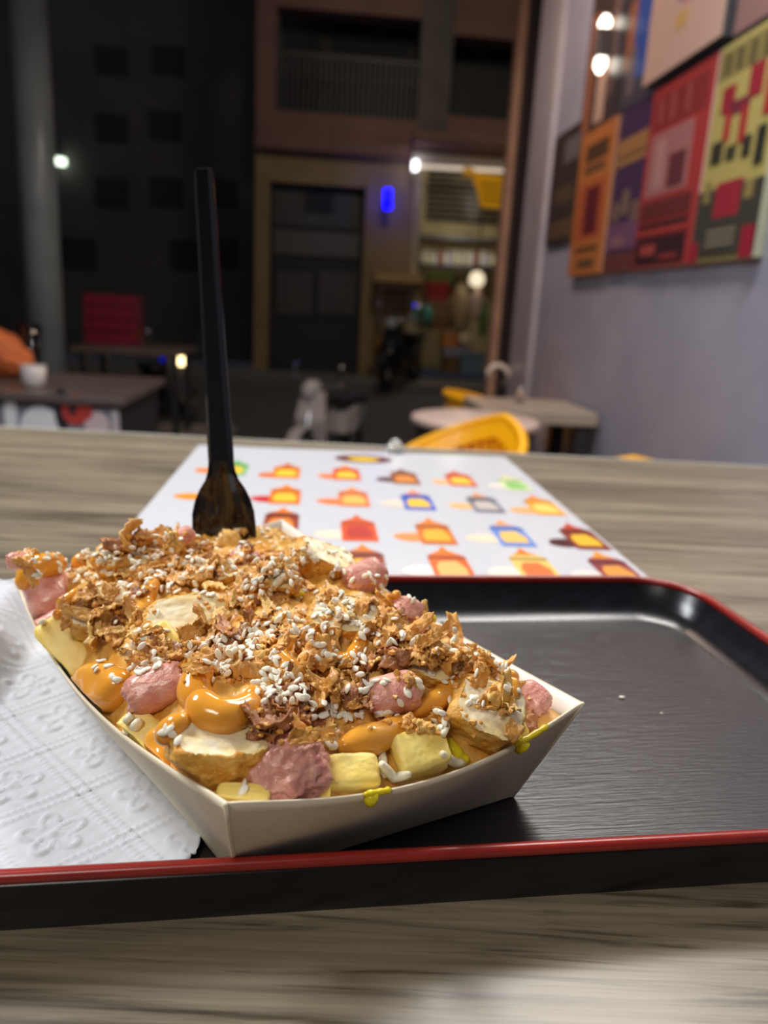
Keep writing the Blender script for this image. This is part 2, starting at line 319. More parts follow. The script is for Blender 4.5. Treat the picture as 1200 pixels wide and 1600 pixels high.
# ------------------------------------------------------------------ scooters
def scooter(label, x, y, rz, c, lamp=0, sc=1.0, group=None):
    r = thing('motor_scooter', label, 'scooter', (x, y, SZ + (.13 if y > 13.9 else 0)), rz); r.scale = (sc,)*3
    mb_ = mat('scooter_%s' % str(c), c, .3, coat=.5); tyre = mat('tyre', (.015,.015,.015), .8); chrome = mat('chrome', (.75,.75,.78), .15, metal=1); blk = mat('scooter_black', (.02,.02,.022), .4)
    for xx in (-.62, .62):
        w_ = MB()
        n = 24
        w_.loft([[(xx+ (R)*math.cos(2*PI*k/n), yy, .24+R*math.sin(2*PI*k/n)) for k in range(n)] for R, yy in ((.15,-.045),(.22,-.05),(.245,0),(.22,.05),(.15,.045))], False); wo = w_.build('wheel', tyre, r, smooth=True)
        MB().loft([[(xx+R*math.cos(2*PI*k/n), yy, .24+R*math.sin(2*PI*k/n)) for k in range(n)] for R, yy in ((.15,-.03),(.15,.03))]).build('rim', chrome, wo)
    MB().loft([[(-.2,-.13,.36),(-.2,.13,.36),(-.2,.13,.6),(-.2,-.13,.6)],[(-.45,-.16,.38),(-.45,.16,.38),(-.45,.16,.68),(-.45,-.16,.68)],[(-.85,-.08,.55),(-.85,.08,.55),(-.85,.08,.72),(-.85,-.08,.72)]]).build('rear_body', mb_, r)
    MB().box((-.22,-.14,.25),(.4,.14,.33),.02).build('footboard', blk, r)
    MB().loft([[(.38,-.18,.28),(.38,.18,.28),(.42,.18,.28),(.42,-.18,.28)],[(.46,-.2,.6),(.46,.2,.6),(.52,.17,.6),(.52,-.17,.6)],[(.38,-.14,.92),(.38,.14,.92),(.46,.12,.92),(.46,-.12,.92)]]).build('leg_shield', mb_, r)
    MB().box((-.8,-.13,.69),(-.15,.13,.79),.04).build('seat', blk, r)
    MB().tube([(.62,0,.24),(.5,0,.6),(.4,0,.95)], .03, 8).build('fork_tube', chrome, r)
    MB().tube([(.32,-.34,1.0),(.4,-.15,.98),(.4,.15,.98),(.32,.34,1.0)], .018, 8).build('handlebar', chrome, r)
    MB().lathe([(.02,-.06),(.09,-.04),(.11,.05),(.08,.1),(.02,.12)], (.44,0,.93), 14).build('headset', mb_, r)
    hl = MB().loft([[(.5+dx, R*math.cos(2*PI*k/14), .93+R*math.sin(2*PI*k/14)) for k in range(14)] for dx, R in ((0,.085),(.05,.08),(.07,.03))]).build('headlight', mat('headlight_%g' % lamp, (1,.75,.35) if lamp else (.7,.7,.72), .2, emit=lamp), r)
    for sy in (-1,1):
        mi = MB().tube([(.36,.24*sy,1.0),(.34,.3*sy,1.18)], .01, 6).build('mirror', chrome, r); MB().lathe([(.02,-.02),(.055,0),(.02,.02)], (.34,.3*sy,1.2), 12).build('mirror_glass', chrome, mi)
    MB().loft([[(.62+.3*math.cos(t), yy, .24+.29*math.sin(t)) for t in (0.4,.8,1.2,1.6,2.0,2.4)] for yy in (-.08,-.07,.07,.08)], False, False).build('front_fender', mb_, r)
    MB().tube([(-.2,-.17,.24),(-.5,-.2,.26),(-.85,-.2,.36)], [.03,.05,.045], 10).build('exhaust', chrome, r)
    MB().box((-.9,-.06,.6),(-.86,.06,.68)).build('tail_light', mat('tail_red', (.5,.03,.02), .3), r)
    return r
q = ony(292, 565, 8.2); scooter('dark scooter with yellow glowing headlight beside the terrace table', q.x-.26, 8.5, -PI/2+.5, (.05,.05,.055), 5, .92)
q = ony(515, 640, 7.2); scooter('white scooter parked near the middle of the street', q.x, 7.2, -PI/2-.5, (.7,.68,.66), 0, .78)
q = ony(640, 560, 14.4); scooter('black scooter parked in front of the grocery shop', q.x-.2, 13.95, -PI/2-.45, (.03,.03,.032), 0, 1.15)

# ------------------------------------------------------------------ terrace: post, counter, table and things on them
q = ony(60, 300, 6.0)
o = MB().tube([(q.x,6.0,0),(q.x,6.0,3.6)], .125, 28).build('steel_post', mat('green_grey_post', srgb(140,152,154), .3, srgb(125,138,140), 3), smooth=True); tag(o, 'tall round green grey steel post at the left', 'post')
MB().box((q.x-.2,5.8,0),(q.x+.2,6.2,.02)).build('base_plate', m_dark, o)
CY = 3.25; cz = .76
cx0, cx1 = -2.3, ony(184, 620, CY).x
o = thing('service_counter', 'dark topped counter with printed white black and red front panel', 'counter', (0,0,0))
m_ctop = mat('counter_top', (.10,.08,.075), .35, (.13,.1,.09), 5)
MB().box((cx0,CY-.03,cz-.035),(cx1+.03,CY+.85,cz),.006).build('top', m_ctop, o)
MB().box((cx0,CY+.02,.0),(cx1,CY+.8,cz-.035)).build('body', m_dark, o)
m_prg = mat('print_grey', (.22,.22,.27), .45); pn = MB().box((cx0,CY,.05),(cx1,CY+.02,cz-.055)).build('front_panel', m_prg, o)
def disc(name, cx, cz_, rx, rz, y, m, par, n=20): return MB().prism([(cx+rx*math.cos(2*PI*k/n), cz_+rz*math.sin(2*PI*k/n)) for k in range(n)], y-.004, y).build(name, m, par)
m_prw = mat('print_white', (.85,.86,.9), .45); m_prr = mat('print_red', (.50,.05,.04), .45); m_prk = mat('print_black', (.02,.02,.025), .45)
pq = lambda x, y: ony(x, y, CY)
c1 = pq(65,672); disc('print_shape', c1.x, c1.z, .085, .10, CY, m_prw, pn)
c1 = pq(17,650); disc('print_shape', c1.x, c1.z, .025, .10, CY, m_prw, pn)
c1 = pq(118,640); disc('print_shape', c1.x, c1.z, .055, .065, CY-.001, m_prr, pn); disc('print_shape', c1.x-.01, c1.z, .014, .025, CY-.003, m_prk, pn)
c1 = pq(134,642); disc('print_shape', c1.x, c1.z, .03, .04, CY-.003, m_prr, pn)
c1 = pq(152,665); disc('print_shape', c1.x, c1.z, .05, .06, CY-.002, mat('print_pink',(.62,.5,.52),.45), pn)
c1 = pq(97,640); disc('print_shape', c1.x, c1.z, .03, .09, CY-.0005, m_prk, pn)
c1 = pq(182,650); MB().box((c1.x-.02,CY-.006,.05),(c1.x+.01,CY,cz-.055)).build('edge_strip', mat('strip_pale',(.5,.46,.47),.4), o)
# white pot, tumbler, orange bag on the counter
q = onz(47,606,cz)
o = MB().lathe([(.03,0),(.046,.008),(.05,.05),(.052,.085),(.047,.088),(.044,.05),(.01,.015)], (q.x,q.y+.05,cz), 24).build('dip_pot', mat('white_ceramic', (.82,.78,.74), .35), smooth=True); tag(o, 'small white round pot on the dark counter', 'pot')
MB().lathe([(.047,.084),(.053,.086),(.053,.092),(.046,.09)], (q.x,q.y+.05,cz), 24, False).build('rim', mat('white_ceramic', (.8,.8,.8)), o, True)
q = ony(46,560,3.95)
o = thing('glass_tumbler', 'clear tumbler with pinkish drink on the counter', 'glass', (q.x,3.95,cz))
MB().lathe([(.04,0),(.045,.01),(.062,.24),(.059,.24),(.042,.02),(.005,.018)], n=24).build('glass', mat('clear_glass', (.9,.85,.82), .03, trans=1), o, True)
MB().lathe([(.041,.021),(.057,.225),(.0,.225)], n=24).build('drink', mat('drink_red', (.75,.42,.34), .2), o, True)
for k in range(4): MB().box((-.02+.015*(k%2),-.02+.012*k-.01,.14+.012*k),(.01+.015*(k%2),.01+.01*k-.01,.165+.012*k),.004).build('ice_cube', mat('ice', (.75,.62,.58), .15), o)
q = ony(-25,560,3.8)
bm = bmesh.new(); bmesh.ops.create_icosphere(bm, subdivisions=5, radius=1)
for v in bm.verts:
    k = 1+.12*fbm(v.co*1.6)+.05*fbm(v.co*5); v.co = Vector((v.co.x*.235*k, v.co.y*.14*k, max(0, (v.co.z*k+.8)*.125*(1.15-.45*v.co.x))))
me = bpy.data.meshes.new('orange_bag'); bm.to_mesh(me); bm.free(); me.materials.append(mat('orange_cloth', srgb(215,120,60), .7, srgb(180,90,45), 14)); me.shade_smooth()
o = link('orange_bag', me); o.location = (q.x, 3.8, cz); tag(o, 'slumped orange bag at the left edge on the counter', 'bag')
MB().tube([(-.14,0,.22),(-.16,.02,.3),(-.06,.02,.32),(-.02,0,.2)], .008, 8).build('handle', MATS['orange_cloth'], o)
TY = 6.35
o = thing('terrace_table', 'dim brown wooden table outside beyond the counter', 'table', (0,0,0))
ta, tb = ony(108,545,TY).x, ony(285,552,TY).x
MB().box((ta,TY,.70),(tb,TY+.75,.745),.006).build('top', mat('terrace_wood', (.16,.12,.095), .5, (.12,.09,.07), 6), o)
for xx in (ta+.06, tb-.1):
    for yy in (TY+.05, TY+.66): MB().box((xx,yy,0),(xx+.05,yy+.05,.70)).build('leg', m_dark, o)
q0 = ony(140,485,6.85); q1 = ony(214,485,6.85)
o = thing('red_crate', 'dark red plastic crate standing on the terrace table', 'crate', ((q0.x+q1.x)/2,6.87,.745)); w_ = (q1.x-q0.x)/2; m_red = mat('crate_red', (.24,.012,.03), .4)
MB().box((-w_,-.15,0),(w_,.15,.03)).build('base', m_red, o)
for sx in (-1,1): MB().box((sx*w_-.012,-.15,0),(sx*w_+.012,.15,.40)).build('side', m_red, o)
for sy in (-1,1):
    for k in range(4): MB().box((-w_,sy*.15-.01,.02+k*.1),(w_,sy*.15+.01,.10+k*.1)).build('slat', m_red, o)
    for k in range(3): MB().box((-w_+.08+k*(w_-.09),sy*.15-.018,0),(-w_+.11+k*(w_-.09),sy*.15+.018,.4)).build('rib', m_red, o)
MB().lathe([(.008,.0),(.02,.01),(.02,.03),(.008,.04)], (ony(254,606,TY).x,TY+.02,.65), 14).build('blue_light', mat('blue_led',(.0,.0,.8),emit=.25), bpy.data.objects['terrace_table'], True)

# ------------------------------------------------------------------ tables and yellow chairs at the right
q = ony(757,652,2.96)
o = thing('round_table', 'small round table with pale top and black drum base', 'table', (.66,3.16,0))
MB().lathe([(.0,.715),(.25,.715),(.268,.725),(.268,.745),(.255,.752),(0,.752)], n=40, cap=False).build('top', mat('pale_top', (.62,.5,.44), .35, (.58,.46,.40), 4), o, 40)
MB().lathe([(.24,0),(.25,.03),(.25,.70),(.24,.715)], n=40).build('drum', mat('drum_black', (.015,.015,.018), .45), o, 40)
o = thing('square_table', 'square wooden table with thick edge against the grey wall', 'table', (1.03,3.72,0))
MB().box((-.27,-.26,.69),(.27,.26,.75),.006).build('top', mat('wall_table_wood', (.40,.33,.26), .35, (.34,.28,.22), 5, stretch=(1,8,1)), o)
for sx in (-1,1):
    for sy in (-1,1): MB().box((sx*.22-.035,sy*.2-.035,0),(sx*.22+.035,sy*.2+.035,.69)).build('leg', m_dark, o)
o = thing('salt_shaker', 'small glass shaker on the square table by the wall', 'shaker', (ony(812,622,3.8).x,3.8,.75))
MB().lathe([(.02,0),(.022,.005),(.02,.05),(.014,.06)], n=16).build('body', mat('clear_glass', (.9,.9,.9)), o, True); MB().lathe([(.016,.058),(.016,.07),(.01,.075)], n=16).build('cap', mat('chrome', (.75,.75,.78)), o, True)
pts = [ony(x_, y_, 5.2) for x_, y_ in ((763,590),(764,578),(771,572),(782,571),(791,577),(795,592))]
o = MB().tube(pts, .018, 10).build('bent_handle', mat('pale_handle', (.8,.68,.6), .3), smooth=True); tag(o, 'pale bent handle rail in front of the grey post', 'handle')
MB().tube([pts[-1], pts[-1]+Vector((.0,.14,-.05))], .014, 8).build('stay', mat('pale_handle', (.8,.68,.6)), o)
m_chair = mat('chair_yellow', srgb(250,185,10), .4, srgb(240,172,8), 6)
def tub_chair(label, x, y, rz, top=.80, ex=2.2, lo=.63):
    r = thing('yellow_chair', label, 'chair', (x,y,0), rz, 'yellow tub chairs at the right')
    MB().lathe([(0,.42),(.2,.42),(.225,.435),(.225,.455),(.2,.465),(0,.462)], n=32, cap=False).build('seat', m_chair, r, 50)
    # back shell opens to +y; vertical slots between slats
    N = 27; sh_ = MB(); th = [math.radians(-90+d) for d in np.linspace(-115,115,N)]
    def hz(t): d = abs(math.degrees(t)+90)/115; return lo+(top-lo)*(1-d**ex)
    for i in range(N-1):
        for (a0,a1,z0,z1_) in ((th[i],th[i+1],None,None),):
            for lo_, hi_, full in ((.44,.52,1),(.52,-.07,0),(-.07,0,1)):
                def zz(v, t): return v if v > 0 else hz(t)+v
                t0, t1 = a0, a1
                if not full: t1 = a0+(a1-a0)*.72
                ring = []
                for t in (t0, t1):
                    for R0, zf in ((.235,lo_),(.255,lo_),(.275,hi_ if hi_ != 0 else 0),(.255,hi_ if hi_ != 0 else 0)):
                        z_ = zz(zf, t) if zf != 0 else hz(t)
                        rr = R0-.01+.10*(z_-.44) 
                        ring.append((rr*math.cos(t), rr*math.sin(t), z_))
                sh_.add(ring, [(0,1,2,3),(4,7,6,5),(0,4,5,1),(1,5,6,2),(2,6,7,3),(3,7,4,0)])
    sh_.build('backrest', m_chair, r)
    MB().tube([((.245+.10*(hz(t)-.44)+.01)*math.cos(t),(.245+.10*(hz(t)-.44)+.01)*math.sin(t),hz(t)) for t in th], .017, 8).build('top_rail', m_chair, r, True)
    for sx in (-1,1):
        for sy in (-1,1): MB().tube([(sx*.15,sy*.15,.43),(sx*.2,sy*.2,0)], [.018,.013], 8).build('leg', m_chair, r, True)
    return r
tub_chair('yellow slatted chair in front of the small round table', .42, 2.58, PI/2+.5, .815, 1.25, .56)
tub_chair('yellow chair peeking out behind the square table', 1.0, 4.30, -PI/2, .725)
tub_chair('yellow chair whose top rail just shows above the tabletop edge', .95, 2.58, .15, .755, 1.0)

# ------------------------------------------------------------------ posters and sconce on the right wall
def hazed_rgb(*c): return srgb(*[v*.72+105*.17 for v in c])  # dulls each ink with grey: haze painted into the poster colours
def poster(label, Y0, Y1, z0, z1_, base, prints, t=.035, side=None, cat='poster'):
    r = thing('poster_board', label, cat, (WX, (Y0+Y1)/2, z0), 0, 'posters on the grey wall')
    w_ = (Y1-Y0)/2; h_ = z1_-z0; key = label[:28]
    MB().box((-t,-w_,0),(0,w_,h_),.003).build('board', mat('poster_side_'+key, side or hazed_rgb(225,190,180), .4), r)
    MB().box((-t-.001,-w_+.002,.002),(-t,w_-.002,h_-.002)).build('print', mat('poster_'+key, base, .28), r)
    for i, (u0,v0,u1,v1,c) in enumerate(prints):       # u from the far (left in view) edge to the near edge, v from the bottom
        m = mat('ink_%02x%02x%02x' % tuple(int(k) for k in c), hazed_rgb(*c), .28); d = .0012+.0003*i
        if u0 == 'd':                                  # disc: ('d', u, v, ru, rv)
            pass
        MB().box((-t-d,w_-u1*2*w_,v0*h_),(-t,w_-u0*2*w_,v1*h_)).build('print_block', m, r)
    return r
def YX(px, py): return onx(px, py, WX-.035)
zb = YX(1000,420).z; ztp = 2.052
yA = YX(848,378).y; yB = YX(886,430).y; yC = YX(937,427).y; yD = YX(986,420).y; yE = YX(1078,408).y; yF = YX(1178,395).y
g = .006
poster('orange poster with dark red figure, left of the purple poster', yC+g, yB-g, zb, ztp, hazed_rgb(215,125,60), [(.2,.78,.85,.90,(90,60,40)),(.2,.70,.8,.76,(120,80,50)),(.1,.25,.9,.64,(205,95,50)),(.35,.28,.75,.60,(105,25,35)),(.2,.16,.85,.20,(120,75,40)),(.3,.05,.8,.11,(110,80,45))], side=hazed_rgb(225,150,100))
poster('dark purple poster with tan lettering between orange and red posters', yD+g, yC-g, zb, ztp, hazed_rgb(70,45,85), [(.05,.66,.95,.82,(185,130,75)),(.1,.70,.9,.72,(120,80,60)),(.1,.32,.35,.44,(130,100,90)),(.4,.35,.6,.5,(140,110,95)),(.7,.3,.95,.42,(130,100,90)),(0,.14,1,.30,(125,80,120)),(.2,.16,.6,.22,(160,110,120)),(0,0,1,.12,(110,55,55))], t=.025)
poster('red poster with pale faded photograph and dark lower third', yE+g, yD-g, zb, ztp, hazed_rgb(190,55,55), [(.06,.76,.92,.94,(150,45,45)),(.15,.8,.22,.92,(180,80,75)),(.35,.79,.42,.93,(180,80,75)),(.6,.79,.66,.93,(180,80,75)),(.08,.40,.78,.74,(190,120,120)),(.45,.42,.72,.60,(110,45,55)),(.2,.44,.36,.70,(205,150,145)),(.05,.27,.9,.37,(110,40,42)),(.05,.22,.9,.25,(60,30,35)),(.02,.185,.95,.215,(190,60,55)),(.04,.02,.9,.17,(55,25,32)),(.15,.07,.42,.13,(185,70,65)),(.5,.04,.8,.07,(150,50,50))], side=hazed_rgb(240,190,190))
poster('yellow black and red poster, the nearest of the lower row', yF+g, yE-g, zb, ztp, hazed_rgb(205,190,105), [(.0,.84,1,.97,(150,135,75)),(.12,.86,.2,.95,(95,85,50)),(.3,.86,.38,.95,(95,85,50)),(.5,.85,.58,.95,(95,85,50)),(.7,.85,.78,.95,(95,85,50)),(.15,.68,.35,.80,(170,35,50)),(.55,.70,.75,.84,(170,35,50)),(.3,.66,.6,.72,(130,40,60)),(.25,.55,.35,.68,(190,40,45)),(.5,.52,.6,.68,(190,40,45)),(.82,.6,.95,.82,(190,40,45)),(.1,.46,.28,.56,(50,48,38)),(.35,.46,.5,.52,(60,55,40)),(.6,.45,.72,.54,(50,48,38)),(.8,.4,.92,.56,(40,40,35)),(0,.02,1,.34,(62,60,50)),(.3,.2,.7,.36,(175,35,55)),(.1,.28,.2,.38,(160,140,80)),(.75,.26,.88,.34,(160,140,80)),(.25,.10,.7,.115,(150,145,125)),(.25,.07,.7,.085,(150,145,125)),(.25,.13,.7,.145,(150,145,125)),(.0,.0,.12,.1,(170,30,50)),(.82,.0,1,.14,(170,30,50))], side=hazed_rgb(220,225,190))
zA = YX(866,380).z
poster('dark brown poster farthest left in the lower row', yB+g, yA, zA, ztp+.1, hazed_rgb(62,50,48), [(.1,.05,.9,.2,(110,80,60)),(.2,.35,.8,.5,(95,75,55)),(.4,.7,.9,.9,(120,112,115))], t=.02, side=hazed_rgb(80,65,60))
z2 = ztp+.015; z3 = z2+.78
yG = YX(953,150).y; yH = YX(1013,130).y; yI = YX(1140,60).y
poster('dark poster with pale and orange figures beneath the glowing wall light', yG+g, yB+.1, z2, z3+.3, hazed_rgb(70,52,50), [(.05,.0,.3,.5,(175,105,75)),(.45,.02,.75,.42,(225,185,165)),(.5,.2,.7,.42,(225,120,75)),(.0,.6,.35,1,(205,110,60)),(.8,.1,.95,.5,(120,90,85))], t=.02, side=hazed_rgb(120,90,80))
poster('blue poster with dark figures above the purple poster', yH+g, yG-g, z2, z3-.02, hazed_rgb(75,70,85), [(.45,.12,.98,.98,(50,85,185)),(.05,.0,.3,.6,(58,50,55)),(.28,.2,.5,.55,(170,100,70)),(.42,.05,.6,.3,(120,100,105)),(.1,.6,.3,.9,(100,75,70))], t=.03, side=hazed_rgb(165,170,215))
poster('pale pink blank board with a small multicoloured motif, thick edged', yI+g, yH-g, z2+.012, z3+.35, hazed_rgb(232,190,172), [(.42,.27,.64,.36,(230,150,110)),(.38,.20,.5,.30,(120,140,175)),(.46,.18,.62,.25,(225,120,150)),(.40,.11,.55,.16,(230,185,110))], t=.06, side=(.03,.03,.035))
yJ = YX(1240,40).y
poster('dusky mauve poster at the top right corner', yJ-.3, yI-g, ztp+.02, z3+.3, hazed_rgb(165,120,118), [(.1,.1,.9,.4,(140,95,95)),(.3,.5,.8,.9,(185,140,130))], t=.03, side=hazed_rgb(90,80,85))
poster('pale poster with a narrow visible edge right of the yellow poster', 1.6, yF-.05, zb+.14, ztp, hazed_rgb(232,200,205), [(.1,.2,.9,.5,(215,170,175))], t=.04, side=hazed_rgb(230,195,200))
# up and down wall light
c = onx(922,66, WX-.12); o = thing('sconce_light', 'wall light glowing white above and below a dark body', 'wall light', (WX, c.y, c.z))
MB().box((-.095,-.03,-.06),(-.02,.03,.06),.012).build('body', mat('sconce_dark', (.10,.075,.07), .5), o); MB().box((-.03,-.03,-.03),(.0,.03,.03)).build('mount', MATS['sconce_dark'], o)
m_glow = mat('sconce_glow', (1,.93,.78), emit=4.5)
MB().loft([[(-.06+k*.02*sx, k*.02*sy, z) for sx,sy in ((-1,-1),(1,-1),(1,1),(-1,1))] for k,z in ((1,.06),(1.1,.09),(.5,.115))]).build('upper_lens', m_glow, o)
MB().loft([[(-.06+k*.02*sx, k*.02*sy, z) for sx,sy in ((-1,-1),(1,-1),(1,1),(-1,1))] for k,z in ((1,-.06),(1.1,-.095),(.4,-.125))]).build('lower_lens', m_glow, o)

# ------------------------------------------------------------------ table
def wood_material():
    m = bpy.data.materials.new('grey_brown_wood'); m.use_nodes = True; nt = m.node_tree; b = nt.nodes['Principled BSDF']; L = nt.links.new
    tc = nt.nodes.new('ShaderNodeTexCoord'); mp = nt.nodes.new('ShaderNodeMapping'); mp.inputs['Scale'].default_value = (2.2, 34, 10); L(tc.outputs['Object'], mp.inputs[0])
    oi = nt.nodes.new('ShaderNodeObjectInfo'); vm = nt.nodes.new('ShaderNodeVectorMath'); vm.operation = 'MULTIPLY_ADD'; vm.inputs[1].default_value = (7,7,7)
    L(oi.outputs['Random'], vm.inputs[0]); L(mp.outputs[0], vm.inputs[2])
    n1 = nt.nodes.new('ShaderNodeTexNoise'); n1.inputs['Scale'].default_value = 1.2; n1.inputs['Detail'].default_value = 8; n1.inputs['Roughness'].default_value = .62; n1.inputs['Distortion'].default_value = .6; L(vm.outputs[0], n1.inputs['Vector'])
    mp2 = nt.nodes.new('ShaderNodeMapping'); mp2.inputs['Scale'].default_value = (8, 430, 10); L(tc.outputs['Object'], mp2.inputs[0])
    n2 = nt.nodes.new('ShaderNodeTexNoise'); n2.inputs['Scale'].default_value = 1; n2.inputs['Detail'].default_value = 4; L(mp2.outputs[0], n2.inputs['Vector'])
    r = nt.nodes.new('ShaderNodeValToRGB'); e = r.color_ramp.elements; e[0].position = .30; e[0].color = (.10,.08,.054,1); e[1].position = .70; e[1].color = (.32,.27,.185,1)
    e2 = r.color_ramp.elements.new(.48); e2.color = (.22,.182,.124,1)
    ad = nt.nodes.new('ShaderNodeMath'); ad.operation = 'MULTIPLY_ADD'; ad.inputs[1].default_value = .62; L(n2.outputs[0], ad.inputs[0]); 
    sb = nt.nodes.new('ShaderNodeMath'); sb.operation = 'SUBTRACT'; sb.inputs[1].default_value = .34; L(n1.outputs[0], sb.inputs[0]); L(sb.outputs[0], ad.inputs[2])
    L(ad.outputs[0], r.inputs[0])
    mp3 = nt.nodes.new('ShaderNodeMapping'); mp3.inputs['Scale'].default_value = (11, 190, 10); L(tc.outputs['Object'], mp3.inputs[0])
    n3 = nt.nodes.new('ShaderNodeTexNoise'); n3.inputs['Scale'].default_value = 1; n3.inputs['Detail'].default_value = 6; n3.inputs['Roughness'].default_value = .65; n3.inputs['Distortion'].default_value = .8; L(mp3.outputs[0], n3.inputs['Vector'])
    r3 = nt.nodes.new('ShaderNodeValToRGB'); r3.color_ramp.elements[0].position = .52; r3.color_ramp.elements[0].color = (1,1,1,1); r3.color_ramp.elements[1].position = .66; r3.color_ramp.elements[1].color = (.36,.34,.32,1); L(n3.outputs[0], r3.inputs[0])
    mx_ = nt.nodes.new('ShaderNodeMix'); mx_.data_type = 'RGBA'; mx_.blend_type = 'MULTIPLY'; mx_.inputs[0].default_value = 1
    L(r.outputs[0], mx_.inputs[6]); L(r3.outputs[0], mx_.inputs[7]); L(mx_.outputs[2], b.inputs['Base Color']); b.inputs['Roughness'].default_value = .33
    bp_ = nt.nodes.new('ShaderNodeBump'); bp_.inputs['Strength'].default_value = .12; bp_.inputs['Distance'].default_value = .0006; L(n2.outputs[0], bp_.inputs['Height']); L(bp_.outputs[0], b.inputs['Normal'])
    return m
m_wood = wood_material()
tbl = thing('bar_table', 'high grey brown wooden table carrying the black tray', 'table', (0,0,0))
e0 = onz(0,668,T); e1 = onz(1200,731,T)
ang = math.atan2(e1.y-e0.y, e1.x-e0.x); tbl.location = (e0.x, e0.y, T); tbl.rotation_euler = (0,0,ang)
seam = [0, -.15, -.405, -.675, -.945, -1.15]
for i in range(5):
    bx('plank', (-1.1, seam[i+1]+.0006, -.03), (1.62, seam[i]-.0006, 0), m_wood, tbl, .0008)
bx('edge_band', (-1.1, .0, -.035), (1.62, .004, .0012), mat('edge_pale', (.62,.60,.52), .3), tbl)
bx('sub_top', (-1.1, -1.15, -.05), (1.62, -.001, -.031), m_dark, tbl)
for xx in (-.95,1.45):
    for yy in (-.08,-1.08): bx('leg', (xx-.025,yy-.025,-T), (xx+.025,yy+.025,-.05), m_dark, tbl)
o = MB().lathe([(.006,0),(.011,.001),(.012,.006),(.006,.013),(.001,.015)], onz(617,709,T), 16).build('table_bead', mat('clear_bead', (.9,.92,.9), .05, trans=.9, emit=.05), smooth=True); tag(o, 'small clear bead glinting at the far table edge', 'bead')  # weak emission in the bead's material paints its glint
MB().lathe([(.005,.013),(.006,.015),(.001,.017)], onz(617,709,T), 12).build('tip', MATS['clear_bead'], o, True)

# ------------------------------------------------------------------ menu sheet with printed bottles
mn = thing('menu_sheet', 'white laminated menu sheet printed with rows of sauce bottles', 'menu', (0,0,T))
mx0, mx1, my0, my1 = -.1285, .2150, .335, .850
bx('sheet', (mx0,my0,.0002), (mx1,my1,.0012), mat('menu_white', (.70,.71,.745), .22, coat=.3), mn, .0003)
def flat(name, pts, z, m, parent): 
    n = len(pts); return MB().add([(x,y,z) for x,y in pts]+[(x,y,z+.00012) for x,y in pts], [tuple(range(n-1,-1,-1)), tuple(range(n,2*n))]+[(i,(i+1)%n,n+(i+1)%n,n+i) for i in range(n)]).build(name, m, parent)
def ell(cx, cy, rx, ry, n=20, wob=0, sd=0): return [(cx+rx*math.cos(2*PI*k/n)*(1+wob*math.sin(3*2*PI*k/n+sd)), cy+ry*math.sin(2*PI*k/n)) for k in range(n)]
def ink(c): return mat('menu_ink_%d_%d_%d' % c, srgb(*c), .3)
def menu_item(bxp, byp, body, label_c, top, pud, ppx=None):
    c = onz(bxp, byp, T); w = .0128; h = .032
    if pud:
        pc = onz(ppx[0], ppx[1], T); flat('sauce_puddle_print', ell(pc.x+.003, pc.y-.006, .0135, .0105, 20, .08, bxp), .0013, ink(pud), mn)
    b_ = flat('bottle_print', [(c.x-w,c.y-h),(c.x+w,c.y-h),(c.x+w,c.y+h*.45),(c.x+w*.75,c.y+h*.62),(c.x-w*.75,c.y+h*.62),(c.x-w,c.y+h*.45)], .00145, ink(body), mn)
    flat('cap_print', [(c.x-w*.7,c.y+h*.62),(c.x+w*.7,c.y+h*.62),(c.x+w*.25,c.y+h*.85),(c.x+w*.08,c.y+h*1.1),(c.x-w*.08,c.y+h*1.1),(c.x-w*.25,c.y+h*.85)], .00145, ink(top), b_)
    flat('label_print', [(c.x-w*.7,c.y-h*.75),(c.x+w*.7,c.y-h*.75),(c.x+w*.75,c.y-h*.3),(c.x+w*.4,c.y+h*.15),(c.x-w*.5,c.y+h*.1),(c.x-w*.75,c.y-h*.25)], .0016, ink(label_c), b_)
    flat('stripe_print', [(c.x-w,c.y+h*.28),(c.x+w,c.y+h*.28),(c.x+w,c.y+h*.45),(c.x-w,c.y+h*.45)], .0016, ink(tuple(int(v*.7) for v in body)), b_)
OR=(235,130,40); YE=(250,200,60); RD=(200,60,35); BR=(110,60,40)
for it in ((366,733,(120,190,110),YE,(90,170,90),OR,(322,735)),(448,738,OR,YE,RD,(225,110,40),(420,742)),(541,741,(225,90,35),YE,OR,(235,120,50),(513,744)),(631,747,(150,75,40),(225,140,60),BR,(80,45,45),(603,749)),(717,750,(215,75,40),YE,RD,(240,180,120),(689,753)),(801,757,(215,225,170),(140,200,110),(225,215,150),(232,225,210),(776,759)),
    (345,772,OR,YE,RD,(240,150,40),(294,775)),(446,775,(235,120,40),YE,OR,(205,40,45),(412,779)),(552,779,(235,125,75),(250,190,90),(235,140,60),(238,130,70),(515,783)),(651,784,(50,95,200),YE,OR,(232,215,195),(612,786)),(755,788,(120,120,135),(200,190,180),(230,150,60),(235,190,130),(717,790)),(846,792,(240,170,60),(250,215,110),OR,(240,180,110),(813,797)),
    (340,812,OR,YE,RD,None),(440,815,(150,60,40),(235,140,50),OR,None),(560,828,(225,85,30),(190,45,35),(215,95,40),(240,225,200),(513,834)),(678,833,(215,115,40),(250,180,50),OR,(240,150,80),(637,838)),(796,836,(110,145,215),(245,200,110),(240,160,60),(240,222,195),(748,840)),(907,841,(140,50,35),(240,190,50),RD,(75,30,30),(874,847)),
    (445,876,OR,YE,RD,None),(570,880,(150,60,40),YE,OR,None),(702,884,(225,105,45),(250,190,110),OR,(240,235,225),(655,890)),(832,886,(245,205,110),(235,120,60),OR,(240,230,215),(783,892)),(958,891,(145,60,65),(235,160,70),(235,150,50),(235,225,215),(910,898))):
    menu_item(*it)
